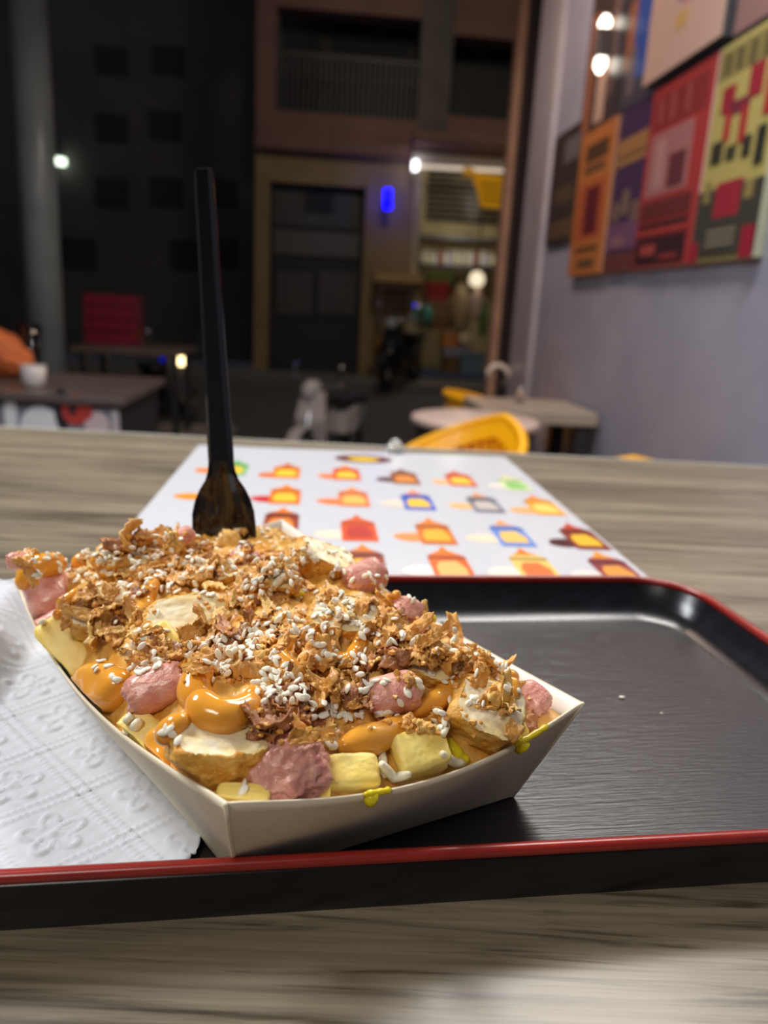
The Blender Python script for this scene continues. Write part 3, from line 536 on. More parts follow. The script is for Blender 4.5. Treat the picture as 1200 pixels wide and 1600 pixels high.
c = onz(568,719,T); lg = flat('logo_print', ell(c.x,c.y,.031,.021,28), .0013, ink((95,25,35)), mn); flat('logo_shape', ell(c.x,c.y-.003,.017,.011,14,.15), .0015, ink((245,205,40)), lg)

# ------------------------------------------------------------------ tray
TRA = math.radians(3.6); RIMZ = .023
ax_, ay_ = Vector((math.cos(TRA), math.sin(TRA), 0)), Vector((-math.sin(TRA), math.cos(TRA), 0))
zr = T+RIMZ
f0 = onz(0,1372,zr).dot(ay_); f1 = onz(1200,1304,zr).dot(ay_); bk = onz(800,897,zr).dot(ay_); rt_ = onz(1200,988,zr).dot(ax_)
fr = (f0+f1)/2; lf = rt_-.352
tray = thing('serving_tray', 'black rectangular serving tray with thin red rim', 'tray', ax_*((lf+rt_)/2)+ay_*((fr+bk)/2)+Vector((0,0,T)), TRA)
hw, hd, CR = (rt_-lf)/2, (bk-fr)/2, .036
def rrect(ins, z, n=10):
    w_, d_ = hw-ins, hd-ins; r = max(CR-ins, .006); out = []; sh = -.42*max(0, ins-.0045) if z > .0054 or ins > .014 else 0
    for k, (sx, sy) in enumerate(((1,1),(-1,1),(-1,-1),(1,-1))):
        for i in range(n+1):
            t = PI/2*k + PI/2*i/n; out.append((sx*(w_-r)+r*math.cos(t), sy*(d_-r)+r*math.sin(t)+sh, z))
    return out
m_tray = mat('tray_black', (.010,.009,.010), .30, (.014,.0125,.0135), 40, stretch=(1,14,1), bump=.55, bscale=90, bdist=.0004, spec=.55)
m_tside = mat('tray_wall_black', (.004,.004,.006), .24, bump=.10, spec=.3, c2=(.008,.008,.011), scale=120, bdist=.0003)
prof = [(.008,.0),(.007,.002),(.003,.013),(.0012,.019)]
bo = MB().loft([rrect(i,z) for i,z in prof], False); 
inner = [(.0042,.0195),(.0062,.016),(.0100,.0100),(.0135,.0070),(.0180,.0055)]
bo.loft([rrect(i,z) for i,z in inner], False); bo.loft([rrect(.0012,.019), rrect(.0025,.0205), rrect(.0042,.0195)], False)
bo.add(rrect(.008,0.0), [tuple(range(44))])
o = bo.build('wall', m_tside, tray, True)
o = MB().add(rrect(.018,.0055), [tuple(range(44))]).build('floor_panel', m_tray, tray)
MB().loft([rrect(i,z) for i,z in ((.0014,.0195),(.0002,.0212),(.0006,.0226),(.0022,RIMZ),(.0038,.0222),(.0042,.0196),(.0014,.0195))], False).build('rim', mat('rim_red', (.30,.018,.010), .28, (.24,.014,.008), 60, stretch=(1,1,1)), tray, True)
tray_inv = (Matrix.Translation(tray.location) @ Matrix.Rotation(TRA, 4, 'Z')).inverted()
TF = T+.0056                                     # tray floor height

# ------------------------------------------------------------------ napkin, embossed
def napkin():
    # tray-local rectangle; right edge runs under the boat
    c0 = tray_inv @ onz(292,1308,TF+.002)
    xr_, yf = c0.x+.004, -hd+.0165
    x0_, x1_, y0_, y1_ = -hw-.085, xr_, yf, (tray_inv @ onz(4,917,T+.022)).y
    nx, ny = int((x1_-x0_)/.00075), int((y1_-y0_)/.00075)
    X, Y = np.meshgrid(np.linspace(x0_,x1_,nx), np.linspace(y0_,y1_,ny), indexing='ij')
    # rounded, slightly wavy outline at the right front corner
    rc = .012
    dx = np.clip(X-(x1_-rc),0,None); dy = np.clip((y0_+rc)-Y,0,None); d = np.hypot(dx,dy); k = np.where(d>rc, rc/np.maximum(d,1e-9), 1)
    corner = (dx>0)&(dy>0)
    X = np.where(corner, (x1_-rc)+dx*k, X); Y = np.where(corner, (y0_+rc)-dy*k, Y)
    S = .030; a = math.radians(38); U = (X*math.cos(a)+Y*math.sin(a))/S; V = (-X*math.sin(a)+Y*math.cos(a))/S
    fu, fv = U-np.floor(U)-.5, V-np.floor(V)-.5
    Z = np.zeros_like(X)
    for q, p in ((fu, V), (fv, U)):               # double dotted lines round the cells
        for off in (.44, -.44):
            Z += .0009*np.exp(-((q-off)/.024)**2)*(.5+.5*np.cos(p*2*PI*14))
    rr = np.hypot(fu,fv); th = np.arctan2(fv,fu); pr = .30*np.abs(np.cos(2.5*th))**.6
    Z += .0010*np.exp(-((rr-pr)/.026)**2)*(rr>.06) + .0009*np.exp(-(rr/.045)**2)
    Z += .00012*np.sin(X*900)*np.sin(Y*840)
    Z += .0009*np.sin(X*60+1)*np.sin(Y*48+2) + .0006*np.sin(X*23-Y*31)
    lift = np.clip((Y-(hd-.020))/.011,0,1); Z += .0075*lift**1.6          # climbs the far wall
    dl = (-hw+.024)-X; up_ = np.clip(dl/.022,0,1); Z += .0172*up_*up_*(3-2*up_); ov = np.clip((dl-.028)/.06,0,1); Z -= .012*ov**1.5   # up and over the left rim
    e = np.clip(1-(x1_-X)/.02,0,1)*np.clip(1-(Y-y0_)/.03,0,1); Z += .0006*e
    front = np.clip(1-(Y-y0_)/.004,0,1); Z += .0005*front
    Z += .0072
    vs = np.stack([X,Y,Z],-1).reshape(-1,3)
    idx = np.arange(nx*ny).reshape(nx,ny); F = np.stack([idx[:-1,:-1],idx[1:,:-1],idx[1:,1:],idx[:-1,1:]],-1).reshape(-1,4)
    me = bpy.data.meshes.new('paper_napkin'); me.vertices.add(len(vs)); me.vertices.foreach_set('co', vs.ravel())
    me.loops.add(F.size); me.loops.foreach_set('vertex_index', F.ravel().astype(np.int32)); me.polygons.add(len(F))
    me.polygons.foreach_set('loop_start', np.arange(0,F.size,4,dtype=np.int32)); me.update(calc_edges=True); me.validate(); me.shade_smooth()
    me.materials.append(mat('tissue_white', (.57,.58,.61), .85, bump=.25, bscale=900, bdist=.0003))
    o = link('paper_napkin', me); o.matrix_world = tray_inv.inverted(); tag(o, 'white embossed paper napkin lying on the left of the tray', 'napkin')
    sm = o.modifiers.new('s', 'SOLIDIFY'); sm.thickness = .0004; sm.offset = 1
napkin()

# ------------------------------------------------------------------ paper boat
near = onz(352,1256,T+.050); right = onz(912,1098,T+.043); left = onz(21,904,T+.040); far = onz(441,811,T+.0525)
nearb = onz(350,1393,TF+.0003); rightb = onz(801,1244,TF+.0003)
ev1 = (right-near).normalized(); ev2 = (left-near).normalized()
nearb = Vector((-.0176,.1785,TF+.0003)); leftb = left+ev1*.010-ev2*.017; leftb.z = TF+.0003; farb = far-ev1*.012-ev2*.017; farb.z = TF+.0003
tc_ = [near, right, far, left]; bc_ = [nearb, rightb, farb, leftb]
cen = (near+right+far+left)/4
SAG = [(.0085,.003), (.006,.004), (.004,.002), (.0095,.005)]      # rim droop, outward bulge per side
def wall_pt(i, s, t):                            # side i, along s, height t
    a, b_ = tc_[i], tc_[(i+1)%4]; c_, d_ = bc_[i], bc_[(i+1)%4]
    sg, bl = SAG[i]; k = 4*s*(1-s); k = k**1.15
    topp = a.lerp(b_, s) - Vector((0,0,sg*k)); out = (b_-a).cross(Vector((0,0,1))).normalized(); 
    if out.dot(cen-a) > 0: out = -out
    topp += out*bl*k
    return c_.lerp(d_, s).lerp(topp, t) + out*.0012*math.sin(PI*t)*k
boat = thing('paper_boat', 'cream paper food boat full of loaded fries on the tray', 'food tray', (cen.x,cen.y,TF))
inv = Matrix.Translation(-Vector(boat.location))
m_paper = mat('boat_paper', srgb(226,214,186), .55, srgb(218,204,172), 60, bump=.06, bscale=500, sss=.0)
m_pape_in = mat('boat_liner', srgb(238,234,224), .5, srgb(232,226,212), 40)
TH = .0009
for i in range(4):
    NS, NT = 28, 10; mb_ = MB(); a = []; 
    nrm = (tc_[(i+1)%4]-tc_[i]).cross(Vector((0,0,1))).normalized()
    if nrm.dot(cen-tc_[i]) < 0: nrm = -nrm
    for layer in (0,1):
        for p in range(NS+1):
            for q_ in range(NT+1): a.append(inv @ (wall_pt(i, p/NS, q_/NT)+nrm*TH*layer))
    n1 = (NS+1)*(NT+1); fs = []
    for p in range(NS):
        for q_ in range(NT):
            v0 = p*(NT+1)+q_; fs.append((v0,v0+NT+1,v0+NT+2,v0+1)); fs.append((n1+v0,n1+v0+1,n1+v0+NT+2,n1+v0+NT+1))
        v0 = p*(NT+1)+NT; fs.append((v0,v0+NT+1,n1+v0+NT+1,n1+v0))
    mb_.add(a, fs); o = mb_.build('panel', m_paper, boat, 30)
    o.data.materials.append(m_pape_in)
    inw = (nrm)
    for pl in o.data.polygons:
        vi = list(pl.vertices)
        if all(v >= n1 for v in vi): pl.material_index = 1
MB().add([inv@p for p in bc_]+[inv@(p+Vector((0,0,.0008))) for p in bc_], [(3,2,1,0),(4,5,6,7),(0,1,5,4),(1,2,6,5),(2,3,7,6),(3,0,4,7)]).build('bottom', m_paper, boat)
for i in (0,1,2,3):                               # folded corner strips
    MB().tube([inv@(bc_[i].lerp(tc_[i], k/6)) for k in range(7)], .0006, 8).build('corner_fold', m_paper, boat, True)

# ------------------------------------------------------------------ the mound
def side(i, s, f=.84):
    p = wall_pt(i, s, f); k = Vector((cen.x-p.x, cen.y-p.y, 0)).normalized(); return p+k*.0022
def coons(s, t):
    c0, c2, d3, d1 = side(0,s), side(2,1-s), side(3,1-t), side(1,t)
    n_, r_2, f_, l_ = side(0,0), side(0,1), side(1,1), side(3,0)
    return c0*(1-t)+c2*t+d3*(1-s)+d1*s-(n_*(1-s)*(1-t)+r_2*s*(1-t)+l_*(1-s)*t+f_*s*t)
def dome(s, t):
    e = (1-abs(2*s-1)**3.0)*(1-abs(2*t-1)**3.4); return max(e, 0)**.8*(.032+.006*t-.004*s)-.0065*math.exp(-((s-.64)**2+(t-.75)**2)/.018)*max(e, 0)
N = 110; vs = []; fs = []
for i in range(N+1):
    for j in range(N+1):
        s, t = i/N, j/N; p = coons(s, t); q = dome(s, t); am = min(1, q/.010)
        p.z += q+am*(.0022*fbm((p.x*110,p.y*110,1),3)+.0016*fbm((p.x*320,p.y*320,5),2))
        vs.append(p)
for i in range(N):
    for j in range(N): a = i*(N+1)+j; fs.append((a,a+N+1,a+N+2,a+1))
m_heap = mat('fill_mix', srgb(206,138,44), .3, srgb(226,180,90), 160, bump=.4, bscale=500, bdist=.001)
heap = MB().add(vs, fs).build('food_mound', m_heap, None, True); heap['kind'] = 'stuff'; tag(heap, 'mound of sauced potato filling the paper boat under the toppings', 'food')
def clamp(p):                                    # keep food inside the paper walls
    for i in range(4):
        a, b_ = tc_[i], tc_[(i+1)%4]; e = b_-a; e.z = 0; s = max(0, min(1, (p-a).dot(e)/e.length_squared)); tp = wall_pt(i, s, 1); z0 = bc_[i].z
        out = e.cross(Vector((0,0,1))).normalized()
        if out.dot(cen-a) > 0: out = -out
        t = min(1, max(0, (p.z-z0)/(tp.z-z0))); w = wall_pt(i, s, t); d = (p-w).dot(out); lim = -.0022+max(0, p.z-tp.z)*.9
        if d > lim: p = p-out*(d-lim)
    return p
BV, BF = [], []
def collect(o):
    bpy.context.view_layer.update() if o.parent else None
    mw = o.matrix_world if o.parent else o.matrix_basis
    off = len(BV); BV.extend([mw@v.co for v in o.data.vertices]); BF.extend([[off+i for i in p.vertices] for p in o.data.polygons])
collect(heap); tree = BVHTree.FromPolygons(BV, BF)
def retree():
    global tree; tree = BVHTree.FromPolygons(BV, BF)
def hit(x, y):
    d = ray(x, y).normalized(); r = tree.ray_cast(CAM, d)
    if r[0] is None: return None
    n = r[1]
    if n.dot(d) > 0: n = -n
    return r[0], n, r[3], d
def frame(x, y, ang, blend, dpt=None):
    h = hit(x, y)
    if h is None: h = (CAM+ray(x,y).normalized()*.3, Vector((0,0,1)), .3, ray(x,y).normalized())
    p, n, dist, d = h
    n = Vector((0,0,1)).lerp(n, .5).lerp(-d, blend).normalized(); a = math.radians(ang)
    xa = RT*math.cos(a)+UP*math.sin(a); xa = (xa-n*xa.dot(n)).normalized(); ya = n.cross(xa)
    return p, Matrix((xa,ya,n)).transposed().to_4x4(), dist, n
def ico(sub=4):
    bm = bmesh.new(); bmesh.ops.create_icosphere(bm, subdivisions=sub, radius=1); bm.verts.index_update()
    v = [x.co.copy() for x in bm.verts]; f = [[k.index for k in p.verts] for p in bm.faces]; bm.free(); return v, f
ICO4 = ico(5); ICO3 = ico(3)
def sup(v, e):                                    # superellipsoid direction
    k = (abs(v.x)**e[0]+abs(v.y)**e[1]+abs(v.z)**e[2])
    lo, hi = 0., 3.
    for _ in range(18):
        m = (lo+hi)/2
        if abs(v.x*m)**e[0]+abs(v.y*m)**e[1]+abs(v.z*m)**e[2] > 1: hi = m
        else: lo = m
    return v*lo
m_sausage = mat('sausage_skin', srgb(210,134,118), .38, srgb(232,174,152), 220, bump=.7, bscale=700, bdist=.0008, sss=.12, coat=.25, rand=.10, lo=.3, hi=.7)
m_crust = mat('crumb_crust', srgb(214,146,40), .45, srgb(238,190,92), 260, bump=.7, bscale=900, bdist=.0009, sss=.08, rand=.12)
m_meat = mat('white_meat', srgb(244,232,200), .4, srgb(240,214,150), 150, bump=.4, bscale=420, bdist=.0008, sss=.15)
m_potato = mat('potato_yellow', srgb(252,228,132), .42, srgb(248,214,104), 150, bump=.2, bscale=600, sss=.15, rand=.06)
PX = lambda px, d: px*d/1200
def chunk(name, label, cat, x, y, w, h, th, ang, blend, kind, sink=.25, group=None):
    p, R, dist, n = frame(x, y, ang, blend); a, b_, c_ = PX(w,dist)/2, PX(h,dist)/2, PX(th,dist)/2; sd = Vector((x*.13, y*.17, 3))
    V, F = ICO4; out = []; meat = set(); e = {'rough':(3,3,3),'sausage':(6,2.2,2.2),'nugget':(4,4,3.2),'potato':(6,6,6)}[kind]
    for i, v in enumerate(V):
        u = sup(v, e)
        if kind == 'sausage':
            en = max(0, (abs(u.x)-.72)/.28); k = 1+.05*fbm(u*1.5+sd)+en*(.22*fbm(u*3+sd)+.14*fbm(u*8+sd)); u = Vector((u.x*(1+en*.22*fbm(Vector((0,u.y,u.z))*2.6+sd)+en*.12*fbm(Vector((0,u.y,u.z))*7+sd)), u.y*k, u.z*k))
        elif kind == 'rough': u = u*(1+.22*fbm(u*1.6+sd)+.12*fbm(u*4+sd)+.05*fbm(u*10+sd))
        elif kind == 'nugget':
            k = 1+.10*fbm(u*1.4+sd)+.045*fbm(u*5+sd)+.03*fbm(u*12+sd); u = u*k
            cut = .70-.16*u.x+.05*fbm(u*3+sd)
            if u.z > cut: u.z = cut+.05*fbm(Vector((u.x*2.2,u.y*3,0))+sd)+.025*fbm(Vector((u.x*6,u.y*9,0))+sd)-.03; meat.add(i)
        else: u = u*(1+.05*fbm(u*1.3+sd)+.012*fbm(u*6+sd))
        out.append((u.x*a, u.y*b_, u.z*c_))
    mx = Matrix.Translation(p - n*c_*(2*sink-1)) @ R
    mi = mx.inverted(); out = [tuple(mi@clamp(mx@Vector(v))) for v in out]
    m = {'rough':m_sausage,'sausage':m_sausage,'nugget':m_crust,'potato':m_potato}[kind]
    if meat:
        f1 = [f for f in F if not all(k in meat for k in f)]; f2 = [f for f in F if all(k in meat for k in f)]
        root = thing(name, label, cat, group=group); root.matrix_basis = mx
        for nm, ff, mm in (('crust', f1, m), ('cut_face', f2, m_meat)):
            used = sorted({k for f in ff for k in f}); mp = {k:j for j,k in enumerate(used)}
            me = bpy.data.meshes.new(nm); me.from_pydata([out[k] for k in used], [], [[mp[k] for k in f] for f in ff]); me.materials.append(mm); me.shade_smooth(); link(nm, me, root)
            off = len(BV); BV.extend([mx@Vector(out[k]) for k in used]); BF.extend([[off+mp[k] for k in f] for f in ff])
    else:
        me = bpy.data.meshes.new(name); me.from_pydata(out, [], F); me.materials.append(m); me.shade_smooth(); root = link(name, me); root.matrix_basis = mx; tag(root, label, cat, group)
        off = len(BV); BV.extend([mx@Vector(v) for v in out]); BF.extend([[off+k for k in f] for f in F])
    return root
SG = 'sausage chunks in the boat'; NG = 'breaded chicken chunks in the boat'; PG = 'potato chunks in the boat'
base_tree = tree
for a in (('pink sausage chunk resting on the left rim of the boat',80,935,78,62,58,-65,.45,.35),
    ('small red sausage tip at the far left corner of the boat',32,880,34,26,24,30,.3,.3),
    ('reddish sausage end beneath the pink chunk at the left rim',84,975,60,34,34,40,.4,.5),
    ('pink sausage chunk between sauce dollops near the left front rim',250,1082,92,62,56,30,.45,.25),
    ('large rough pink sausage chunk at the front corner',452,1204,112,92,70,15,.75,.3),
    ('pink sausage chunk in the middle right of the mound',612,1092,88,62,56,20,.5,.2),
    ('pink sausage chunk at the back right edge of the mound',568,914,66,54,52,40,.5,.15),
    ('dark pink sausage piece right of the back sausage chunk',634,958,40,54,40,70,.5,.35),
    ('small red sausage piece near the right corner of the boat',830,1096,50,48,40,-60,.5,.3),
    ('dark pink sausage bit left of the fork',288,838,30,26,24,60,.4,.45),
    ('flat pink sausage bit in front of the fork head',382,876,44,26,24,10,.4,.2)):
    chunk('sausage_piece', a[0], 'sausage', *a[1:8], kind='rough' if 'rough' in a[0] else 'sausage', sink=a[8], group=SG)
for a in (('long pale yellow potato fry leaning on the left rim',110,1020,104,56,46,-58,.55,.30),
    ('yellow potato chunk at the front rim beside white cheese',652,1180,84,64,56,25,.5,.35),
    ('golden potato chunk right of the front sausage chunk',545,1213,84,52,50,12,.5,.4),
    ('small flat yellow potato piece at the near corner',381,1243,76,26,30,0,.5,.4),
    ('pale potato piece by the left rim below the sauce',222,1148,70,56,44,-40,.5,.45),
    ('small rounded potato piece beside the front sausage chunk',494,1236,40,26,26,0,.5,.4),
    ('crumbly little potato piece near the right rim',800,1152,48,30,30,25,.5,.4),
    ('pale yellow potato wedge beneath the white chicken slice',258,1012,60,44,40,-60,.5,.3)):
    chunk('potato_piece', a[0], 'potato', *a[1:8], kind='potato', sink=a[8], group=PG)
for a in (('large breaded chicken chunk with white cut face at the front corner',345,1182,140,112,104,35,.22,.30),
    ('breaded chicken chunk with white top near the right rim',752,1128,110,92,88,-25,.02,.25),
    ('flat white chicken slice with thin crust left of centre',292,972,125,66,40,22,.35,.2),
    ('golden breaded chicken chunk in the centre right of the mound',535,985,104,82,70,-15,.2,.25),
    ('golden breaded chicken chunk at the back of the mound',500,892,96,66,56,5,.2,.2),
    ('pale chicken chunk left of the back breaded chunk',430,918,70,46,40,20,.4,.2),
    ('breaded chicken chunk half buried in front of the fork',330,905,80,50,44,10,.3,.35),
    ('breaded chicken chunk half buried at the upper left',200,880,90,56,50,15,.2,.35),
    ('breaded chicken chunk under fried onion at the middle left',160,960,90,70,60,20,.4,.35),
    ('breaded chicken chunk half hidden under onion right of centre',660,1040,100,80,64,-20,.3,.4)):
    chunk('chicken_piece', a[0], 'chicken', *a[1:8], kind='nugget', sink=a[8], group=NG)
retree()

# ------------------------------------------------------------------ fork
def fork():
    top = ony(318,264,.358); bas = ony(353,842,.330)
    L_ = (top-bas).length; d = (top-bas).normalized()
    f = thing('plastic_fork', 'black plastic fork standing upright in the loaded fries', 'fork')
    xa = (RT-d*RT.dot(d)).normalized(); xa = (xa+(-FW)*.10).normalized(); xa = (xa-d*xa.dot(d)).normalized(); ya = d.cross(xa)
    f.matrix_basis = Matrix.Translation(bas) @ Matrix((xa,ya,d)).transposed().to_4x4()   # local z up the handle, local y away
    m = mat('fork_black', (.004,.004,.005), .07, spec=.5)
    def sect(z, w, t, dish=0, ch=.42):
        hw_, ht = w/2, t/2; c_ = min(hw_,ht)*ch*1.6
        pts = [(-hw_,-ht+c_),(-hw_+c_,-ht),(-hw_*.5,-ht),(0,-ht),(hw_*.5,-ht),(hw_-c_,-ht),(hw_,-ht+c_),(hw_,ht-c_),(hw_-c_,ht),(hw_*.5,ht),(0,ht),(-hw_*.5,ht),(-hw_+c_,ht),(-hw_,ht-c_)]
        return [(x_, y_-dish*((x_/hw_)**2)+dish*.6, z) for x_, y_ in pts]
    H = [ (L_,.0062,.0028,0),(L_-.0008,.0080,.0046,0),(L_-.004,.0084,.005,0),(L_*.75,.0090,.0052,0),(L_*.45,.0102,.0054,0),(L_*.245,.0112,.0052,0),(L_*.215,.0112,.0042,.0004) ]
    o = MB().loft([sect(*h) for h in H]).build('handle', m, f); smooth_angle(o.data, 25)
    Hd = [(L_*.215,.0112,.0042,.0004),(L_*.19,.0122,.0032,.001),(L_*.165,.0150,.0026,.0018),(L_*.14,.0205,.0022,.0028),(L_*.11,.0250,.002,.0036),(L_*.075,.0280,.002,.0042),(L_*.03,.0288,.002,.0042),(-.006,.0284,.0019,.004),(-.016,.0262,.0019,.0038)]
    o = MB().loft([sect(*h) for h in Hd]).build('head', m, f); smooth_angle(o.data, 50)
    for k in range(4):
        x_ = -.0098+k*.0065; MB().loft([[(x_+sx*w/2, .0002+sy*.0009-.0035*(x_/.013)**2+.002, z) for sx,sy in ((-1,-1),(1,-1),(1,1),(-1,1))] for z, w in ((-.015,.0046),(-.028,.0038),(-.034,.0018))]).build('tine', m, f)
fork()

# ------------------------------------------------------------------ sauces (metaballs turned into meshes)
m_sauce = mat('orange_sauce', srgb(234,166,60), .15, srgb(228,152,46), 60, sss=.08, spec=.5, ssr=.003, coat=.3)
m_must = mat('yellow_mustard', srgb(232,212,10), .25, srgb(222,196,8), 60, sss=.15)
def blob(name, label, cat, chain, m, flat_=.35, group=None, step=8, res=.5):
    mb = bpy.data.metaballs.new('mb%d' % random.randrange(10**9)); mo = bpy.data.objects.new('meta%s' % ''.join(random.choice('abcdefghij') for _ in range(10)), mb); COL.objects.link(mo)
    mb.resolution = res; mb.render_resolution = res; mb.threshold = .6
    pts = []
    for (a, b_) in zip(chain, chain[1:]+[chain[-1]]):
        n = max(1, int(math.hypot(b_[0]-a[0], b_[1]-a[1])/step))
        for k in range(n): u = k/n; pts.append([a[i]+(b_[i]-a[i])*u for i in range(3)])
    c0 = None; prevd = None
    for x, y, r in pts:
        h = hit(x, y)
        if not h: continue
        p, n, dist, d = h; rr = PX(r, dist)
        if c0 is None: c0 = p.copy()
        if (p-c0).length > .05: continue
        q = p+n*rr*flat_-c0; el = mb.elements.new(); el.co = q*1000; el.radius = rr*1000*1.5; el.stiffness = 2
    if c0 is None: bpy.data.objects.remove(mo); return
    bpy.context.view_layer.update(); dg = bpy.context.evaluated_depsgraph_get(); me = bpy.data.meshes.new_from_object(mo.evaluated_get(dg)); bpy.data.objects.remove(mo)
    for v in me.vertices: v.co = clamp(v.co*.001+c0)-c0
    me.name = name; me.materials.clear(); me.materials.append(m); me.shade_smooth()
    o = link(name, me); o.location = c0; tag(o, label, cat, group)
    off = len(BV); BV.extend([v.co+c0 for v in me.vertices]); BF.extend([[off+i for i in p.vertices] for p in me.polygons])
    return o
DG = 'dollops of orange sauce on the mound'
for lab, ch in (('big curled orange sauce dollop over the front chicken chunk',[(300,1040,14),(318,1048,20),(304,1082,24),(316,1116,26),(352,1130,26),(386,1112,22),(400,1086,15)]),
    ('orange sauce dollop above the left rim beside the long fry',[(126,1076,18),(148,1064,24),(172,1062,26),(192,1070,24),(182,1088,24),(156,1088,24)]),
    ('orange sauce dollop running down the left side of the front chicken chunk',[(292,1124,10),(272,1142,20),(246,1160,17),(258,1185,14),(262,1205,9)]),
    ('orange sauce dollop right of the front sausage chunk',[(536,1168,15),(566,1160,25),(602,1150,22),(640,1136,16)]),
    ('orange sauce smear over the far left corner of the mound',[(40,912,12),(50,892,18),(84,886,18),(118,884,15),(152,878,12)]),
    ('orange sauce ribbon bending down left of centre',[(250,908,12),(234,926,15),(226,952,15),(212,972,10)]),
    ('thin orange sauce streak beside the left rim sausage',[(120,928,9),(104,942,12),(92,962,9)]),
    ('orange sauce pool right of the centre',[(712,1062,13),(694,1088,19),(668,1104,16),(650,1110,12)]),
    ('orange sauce drip near the right corner',[(772,1030,9),(792,1052,16),(802,1082,12)]),
    ('orange sauce over the centre breaded chunk',[(562,992,9),(562,1012,14),(545,1030,13),(530,1030,10)]),
    ('orange sauce between fried onions in the centre',[(470,1064,13),(448,1044,18),(432,1030,17),(446,1010,14)]),
    ('small orange sauce spot on the right boat edge',[(768,1020,8),(782,1018,8)]),
    ('orange sauce beside the white chicken slice',[(342,975,11),(348,1000,15),(342,1020,10)]),
    ('orange sauce patch at the back left of the fork',[(252,846,12),(268,828,14),(276,850,11)]),
    ('orange sauce drip below the white chicken slice',[(246,985,8),(236,1008,9),(232,1026,8)]),
    ('small orange sauce patch near the back right edge',[(612,938,9),(628,926,9)]),
    ('orange sauce patch on the upper left of the mound',[(170,860,9),(200,850,10),(232,846,9)]),
    ('orange sauce patch under seeds in front of the fork',[(380,905,10),(400,930,11),(388,950,9)])):
    blob('sauce_dollop', lab, 'sauce', ch, m_sauce, .30, DG)
retree()
m_cheese = mat('white_cheese', srgb(240,232,205), .4, srgb(232,220,185), 80, sss=.2)
for lab, a in (('white cheese shred at the front rim by the yellow potato',((590,1196),(612,1216),(640,1206))),('white cheese shred upright beside the yellow potato',((596,1182),(594,1200),(600,1216))),('white cheese shred near the mustard inside the right rim',((690,1180),(705,1192),(722,1192))),
    ('white cheese shred behind the front sausage chunk',((508,1158),(518,1168),(530,1164))),('white cheese shred by the left rim under sauce',((180,1138),(196,1132),(208,1120))),('white cheese shred beside the pale potato at the left rim',((196,1150),(214,1136),(222,1126))),
    ('white cheese shred at the back near the chicken chunk',((420,920),(440,906),(460,902))),('white cheese shred under the right sauce pool',((690,1150),(694,1132),(700,1120))),('white cheese bit at the left rim behind the long fry',((56,968),(64,976),(72,974)))):
    pts = []
    for x_, y_ in a:
        h = hit(x_, y_); 
        if h: pts.append(h[0]+h[1]*.0012)
    if len(pts) < 2: continue
    if len(pts) == 3: pts = [pts[0], pts[0].lerp(pts[1],.5), pts[1], pts[1].lerp(pts[2],.5), pts[2]]
    o = MB().tube(pts, [.0009,.0014,.0015,.0014,.0008][:len(pts)], 8).build('cheese_shred', m_cheese, None, True); tag(o, lab, 'cheese', 'white cheese shreds'); collect(o)
for i in range(4): pass
def rim_px(i, s, t=1.0): return wall_pt(i, s, t)
MG = 'yellow mustard spots'
o = blob('mustard_blob', 'yellow mustard blob inside the front right rim', 'mustard', [(700,1160,9),(712,1178,12),(724,1186,9)], m_must, .3, MG)
o = blob('mustard_blob', 'yellow mustard smear at the back right of the mound', 'mustard', [(664,972,9),(680,966,10),(692,962,6)], m_must, .3, MG)
o = blob('mustard_blob', 'yellow mustard trace near the back chicken chunk', 'mustard', [(456,922,6),(470,930,7)], m_must, .3, MG)
for lab, s0, s1, rr in (('yellow mustard drip on the front right rim of the boat', .74, .86, .0011), ('small yellow mustard drip at the middle of the front rim', .30, .37, .001)):
    ps = [wall_pt(0, s0+(s1-s0)*k/8, 1)+Vector((0,0,.0002)) for k in range(9)]; mb_ = MB().tube(ps, [rr*.4]+[rr*(.7+.35*math.sin(k*1.3)**2) for k in range(7)]+[rr*.4], 10)
    a = wall_pt(0, s0+(s1-s0)*.25, 1); b_ = wall_pt(0, s0+(s1-s0)*.25, .88); ov = (right-near).cross(Vector((0,0,1))).normalized()*.0008
    if ov.dot(cen-near) > 0: ov = -ov
    mb_.tube([a+ov, a.lerp(b_,.5)+ov, b_+ov], [.0016,.0018,.0009], 10); o = mb_.build('mustard_drip', m_must, None, True); tag(o, lab, 'mustard', MG)
retree()

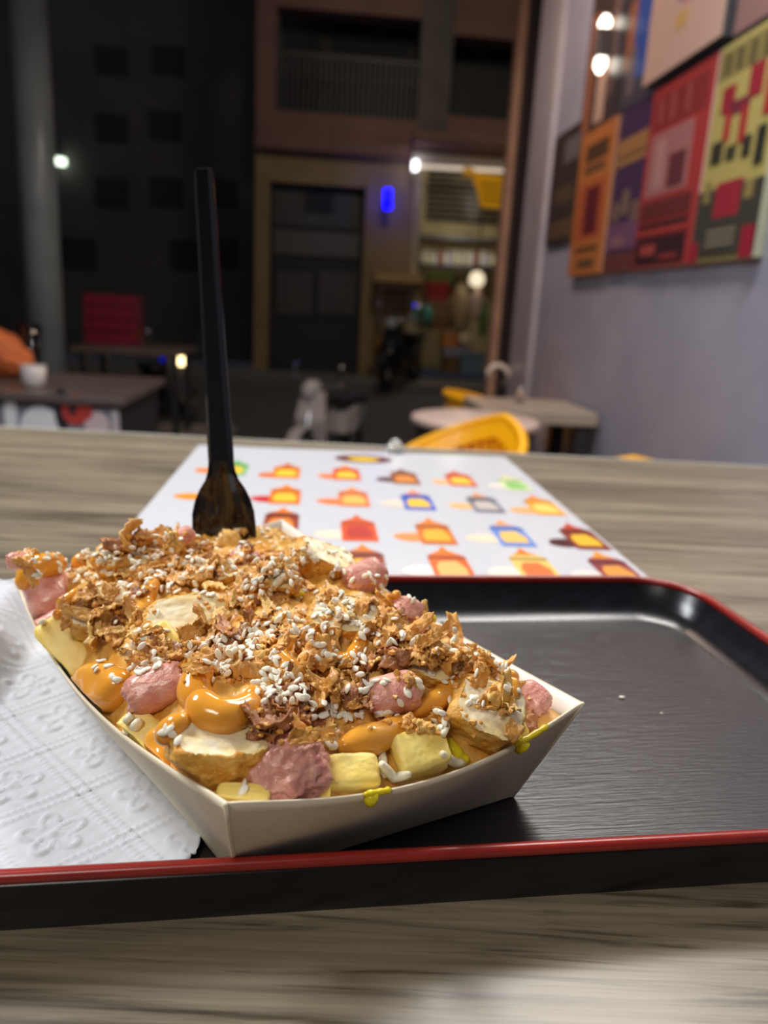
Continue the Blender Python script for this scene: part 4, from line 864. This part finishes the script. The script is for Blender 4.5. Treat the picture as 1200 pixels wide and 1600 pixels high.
# ------------------------------------------------------------------ fried onion crisps
def flake_mesh(seed, L_, W_, curl, ruf):
    rnd = random.Random(seed); nu, nv = 14, 9; top = []; off = Vector((seed*3.1, seed*1.7, 0))
    for i in range(nu):
        u = i/(nu-1)*2-1
        for j in range(nv):
            v = j/(nv-1)*2-1; wv = W_*(.45+.55*math.sqrt(max(0,1-u*u*.8)))*(1+.5*fbm((u*1.8+off.x,j//4,off.y)))
            x = u*L_*(1+.12*fbm((v*2,off.x,1))); y = v*wv+.35*W_*math.sin(u*2+seed); z = curl*(u*u)*L_*math.cos(seed)+ruf*fbm((u*3+off.x,v*2.5+off.y,2))+.6*ruf*fbm((u*7+off.x,v*6+off.y,4)) + .5*W_*(v*v)*math.sin(seed*2.3)
            top.append(Vector((x,y,z)))
    th = .0006
    nn = len(top); fs = []
    for i in range(nu-1):
        for j in range(nv-1):
            a = i*nv+j; fs += [(a,a+nv,a+nv+1,a+1),(nn+a,nn+a+1,nn+a+nv+1,nn+a+nv)]
    bd = [(i*nv) for i in range(nu)]+[(nu-1)*nv+j for j in range(1,nv)]+[i*nv+nv-1 for i in range(nu-2,-1,-1)]+[j for j in range(nv-2,0,-1)]
    for k in range(len(bd)): a, b_ = bd[k], bd[(k+1)%len(bd)]; fs.append((a,nn+a,nn+b_,b_))
    return MB().add(top+[p-Vector((0,0,th)) for p in top], fs).mesh('fried_onion', None, True)
m_on = mat('onion_golden', srgb(232,176,92), .4, srgb(208,140,58), 170, bump=.5, bscale=600, bdist=.0006, sss=.10, rand=.16, lo=.3, hi=.7)
m_on2 = mat('onion_brown', srgb(190,122,62), .45, srgb(132,78,38), 170, bump=.5, bscale=600, bdist=.0006, rand=.2, lo=.3, hi=.7)
m_on3 = mat('onion_pale', srgb(240,198,116), .4, srgb(222,166,78), 170, bump=.5, bscale=600, bdist=.0006, sss=.10, rand=.15, lo=.3, hi=.7)
FL = []
for k in range(16):
    L_ = random.uniform(.0040,.0080); me = flake_mesh(k+1, L_, random.uniform(.0020,.0046), random.uniform(-.6,.6), random.uniform(.0012,.0024))
    FL.append(me)
FLM = []
for mm in (m_on, m_on, m_on3, m_on2):
    row = []
    for me in FL: c_ = me.copy(); c_.materials.clear(); c_.materials.append(mm); row.append(c_)
    FLM.append(row)
poly = [(25,872),(150,848),(200,838),(262,806),(300,820),(350,842),(440,842),(520,862),(600,902),(690,948),(760,1012),(826,1062),(840,1110),(800,1150),(720,1160),(640,1150),(560,1150),(480,1170),(420,1165),(340,1110),(250,1060),(190,1030),(140,985),(110,930),(40,900)]
def inside(x, y, P_):
    r = False; j = len(P_)-1
    for i in range(len(P_)):
        if (P_[i][1] > y) != (P_[j][1] > y) and x < (P_[j][0]-P_[i][0])*(y-P_[i][1])/(P_[j][1]-P_[i][1])+P_[i][0]: r = not r
        j = i
    return r
clear = [(80,932,36),(250,1085,42),(452,1204,55),(612,1092,36),(568,914,28),(100,1022,50),(652,1182,40),(345,1190,65),(755,1140,45),(285,972,48),(535,990,36),(502,895,34),(345,1100,48),(385,1095,30),(160,1072,42),(270,1145,32),(570,1160,36),(610,1150,30),(75,888,30),(230,945,20),(692,1092,24),(794,1065,20),(445,1040,18),(830,1095,20),(634,958,18),(435,918,20),(382,876,16),(440,822,30)]
LAB_ON = {0:'golden crisp fried onion flake scattered on the mound', 2:'pale yellow crisp fried onion flake on the mound', 3:'dark brown crisp fried onion flake on the mound'}
def add_flake(x, y, kind, sc=1.0, stand=0, lift=.0012):
    h = hit(x, y)
    if not h: return
    p, n, dist, d = h
    if p.z < T+.028: return
    n = n.lerp(Vector((0,0,1)), .4).normalized(); q = n.to_track_quat('Z','Y').to_matrix().to_4x4()
    o = link('fried_onion', random.choice(FLM[kind])); tlt = .5+stand
    o.matrix_basis = Matrix.Translation(p+n*lift) @ q @ Matrix.Rotation(random.random()*2*PI,4,'Z') @ Matrix.Rotation(random.uniform(-tlt,tlt),4,'X') @ Matrix.Rotation(random.uniform(-tlt,tlt)+stand,4,'Y') @ Matrix.Diagonal((sc,sc,sc,1))
    lk = {0:0,1:0,2:2,3:3}[kind]; tag(o, LAB_ON[lk], 'fried onion', 'fried onion flakes')
    return o
flakes = []
n_try = 0
while len(flakes) < 165 and n_try < 6000:
    n_try += 1; x, y = random.uniform(20,850), random.uniform(800,1175)
    if not inside(x, y, poly) or any(math.hypot(x-a, y-b_) < r*.98 for a, b_, r in clear): continue
    o = add_flake(x, y, random.choices((0,1,2,3),(.35,.3,.22,.13))[0], random.uniform(.45,.95), lift=random.uniform(.0005,.003))
    if o: flakes.append(o)
for (x, y, k, n, sd) in ((150,952,0,9,22),(185,988,2,6,18),(640,1015,0,10,30),(700,1030,2,8,28),(745,1045,0,8,22),(615,990,1,7,22),(470,1120,3,6,16),(430,1128,3,5,14),(436,1150,3,3,10),(500,1085,0,8,26),(480,1010,0,6,20),(350,870,0,6,26),(230,862,0,7,30),(320,1000,1,4,14),(415,980,0,6,22),(790,1110,2,4,12),(690,950,2,2,6),(600,1030,3,4,16)):
    for _ in range(n):
        o = add_flake(x+random.gauss(0,sd), y+random.gauss(0,sd*.7), k, random.uniform(.6,1.05), random.choice((0,0,.6)), random.uniform(.001,.005))
        if o: flakes.append(o)
def drop(x, y):                                   # straight down from above, for the far side of the mound
    r = tree.ray_cast(Vector((x, y, T+.3)), Vector((0,0,-1))); return r if r[0] is not None else None
def far_spot():
    p = coons(random.uniform(.12,.9), random.uniform(.55,.94)); return p.x, p.y
for _ in range(45):
    r = drop(*far_spot())
    if not r: continue
    k = random.choices((0,1,2,3),(.35,.3,.22,.13))[0]; sc = random.uniform(.5,.95); o = link('fried_onion', random.choice(FLM[k]))
    o.matrix_basis = Matrix.Translation(r[0]+Vector((0,0,.001))) @ Matrix.Rotation(random.random()*6.28,4,'Z') @ Matrix.Rotation(random.uniform(-.5,.5),4,'X') @ Matrix.Diagonal((sc,sc,sc,1)); tag(o, LAB_ON[{0:0,1:0,2:2,3:3}[k]], 'fried onion', 'fried onion flakes'); flakes.append(o)
for o in flakes: collect(o)
retree()
# two upright crisps: in front of the fork and at the right edge
for lab, x, y, sx, ang_ in (('golden fried onion crisp standing upright against the fork head',350,846,1.5,80),('golden fried onion crisp sticking out over the right boat edge',684,948,1.15,35)):
    h = hit(x, y+8); 
    if h:
        o = link('fried_onion', FLM[2][3]); a = math.radians(ang_); xa = RT*math.cos(a)+UP*math.sin(a); za = -h[3]; za = (za-xa*za.dot(xa)).normalized(); ya = za.cross(xa)
        o.matrix_basis = Matrix.Translation(h[0]+UP*(.004 if x > 500 else -.001)) @ Matrix((xa,ya,za)).transposed().to_4x4() @ Matrix.Diagonal((sx,sx,sx,1)); tag(o, lab, 'fried onion', 'fried onion flakes')
# fine crumbs: too many to count
cr = MB(); V3, F3 = ico(1)
for _ in range(520):
    x, y = random.uniform(20,850), random.uniform(800,1200)
    if not inside(x, y, poly): continue
    if any(math.hypot(x-a, y-b_) < r*.75 for a, b_, r in clear) and random.random() < .85: continue
    h = hit(x, y)
    if not h or h[0].z < T+.028: continue
    s_ = random.uniform(.0004,.0011); o_ = Vector((x,y,0))
    cr.add([h[0]+h[1]*s_*.4+Vector((v.x*s_*random.uniform(.6,1.6), v.y*s_*random.uniform(.6,1.6), v.z*s_*random.uniform(.5,1.4))) for v in V3], F3)
o = cr.build('onion_crumbs', m_on, None, False); o['kind'] = 'stuff'; tag(o, 'fine golden crumbs of fried onion over the mound', 'crumbs')

# ------------------------------------------------------------------ sesame seeds
m_seed = mat('sesame', srgb(252,246,226), .36, srgb(248,238,210), 300, sss=.2, rand=.05)
V, F = ICO3; sv = []
for v in V:
    tp = 1-.32*max(0, v.x)**1.2 - .0*v.x; sv.append((v.x*.00165*(1.06 if v.x > 0 else 1), v.y*.00098*tp, v.z*.00052*tp))
seed_me = bpy.data.meshes.new('sesame_seed'); seed_me.from_pydata(sv, [], F); seed_me.materials.append(m_seed); seed_me.shade_smooth()
seeds = []
def add_seed(x, y):
    h = hit(x, y)
    if not h: return
    p, n, dist, d = h
    if p.z < T+.028 or dist > .45: return
    n = n.lerp(Vector((0,0,1)), .25).normalized(); q = n.to_track_quat('Z','Y').to_matrix().to_4x4(); s_ = random.uniform(.82,1.04)
    seeds.append((dist, Matrix.Translation(p+n*random.uniform(.0003,.0007)) @ q @ Matrix.Rotation(random.random()*2*PI,4,'Z') @ Matrix.Rotation(random.gauss(0,.35),4,'Y') @ Matrix.Rotation(random.gauss(0,.35),4,'X') @ Matrix.Diagonal((s_,s_,s_,1))))
for (x, y, n, sx, sy) in ((90,872,9,30,8),(160,868,12,30,9),(230,868,14,26,14),(150,895,6,20,8),(250,900,10,22,14),(300,870,8,16,14),(385,870,12,20,14),(420,880,10,24,16),(470,870,10,30,14),(540,880,9,24,14),(590,900,6,16,12),(440,905,8,22,12),(265,920,8,14,14),(400,925,10,22,14),(465,925,6,20,10),(530,945,12,26,12),(560,965,10,24,14),(360,900,6,18,10),(310,920,5,14,10),
    (490,965,7,20,12),(440,975,10,24,14),(470,990,8,18,12),(405,995,12,18,12),(385,1005,8,16,10),(340,1005,8,22,10),(315,1005,8,22,8),(350,1025,8,16,12),(430,1030,6,16,12),(395,985,6,14,10),(345,1040,9,14,12),(300,1025,5,16,10),(225,1045,8,22,9),(160,1045,4,14,8),(250,1035,6,14,8),(180,1070,3,14,12),(215,985,3,14,14),(220,1000,3,10,12),
    (430,1060,12,20,12),(418,1075,8,14,10),(440,1085,8,16,12),(345,1050,5,10,10),(500,1020,8,18,14),(545,1030,7,18,10),(580,1000,4,14,12),(620,1000,4,18,12),(650,1060,4,16,12),(560,1060,4,20,14),(605,1075,3,14,10),(500,1110,9,16,10),(530,1118,7,16,8),(600,1115,6,22,8),(470,1070,4,16,10),(690,1130,5,8,14),(700,1070,3,14,12),(770,1050,5,16,10),(790,1080,3,10,12),(745,1095,4,14,8),(640,930,3,14,10),(270,1145,4,12,8),(470,1090,6,14,10),(200,925,4,14,10),(60,900,2,12,8),(780,1035,3,10,8),(380,1230,2,6,5),(275,815,5,12,8),(255,845,5,14,12),(345,845,3,10,6),(180,870,8,30,12),(120,900,4,16,8),(680,1010,4,20,12)):
    for _ in range(int(n*1.3)): add_seed(x+random.gauss(0,sx*.75), y+random.gauss(0,sy*.75))
for _ in range(60):
    x, y = random.uniform(40,830), random.uniform(820,1130)
    if inside(x, y, poly): add_seed(x, y)
for _ in range(60):
    r = drop(*far_spot())
    if r: seeds.append(((r[0]-CAM).length, Matrix.Translation(r[0]+Vector((0,0,.0005))) @ Matrix.Rotation(random.random()*6.28,4,'Z') @ Matrix.Rotation(random.gauss(0,.3),4,'X')))
seeds.sort(key=lambda s_: s_[0])
for k, (dd, mx) in enumerate(seeds[:300]):
    o = link('sesame_seed', seed_me); o.matrix_basis = mx; tag(o, 'white sesame seed sprinkled over the loaded fries', 'sesame seed', 'sesame seeds on the mound')
if len(seeds) > 300:
    V2, F2 = ico(2); mb_ = MB()
    for dd, mx in seeds[300:]: mb_.add([mx@Vector((v.x*.00165, v.y*.00098*(1-.32*max(0,v.x)**1.2), v.z*.00052)) for v in V2], F2)
    o = mb_.build('sesame_seeds_rear', m_seed, None, True); o['kind'] = 'stuff'; tag(o, 'more white sesame seeds at the back of the mound', 'sesame seeds')
for lab, x, y in (('lone white crumb on the empty right part of the tray',972,1089),('tiny white speck on the tray right of the lone crumb',1034,1114)):
    p = onz(x, y, TF+.0006); o = link('bread_crumb', seed_me); o.matrix_basis = Matrix.Translation(p) @ Matrix.Diagonal((.8 if x < 1000 else .35,)*3+(1,)); tag(o, lab, 'crumb')
print('flakes', len(flakes), 'seeds', len(seeds))
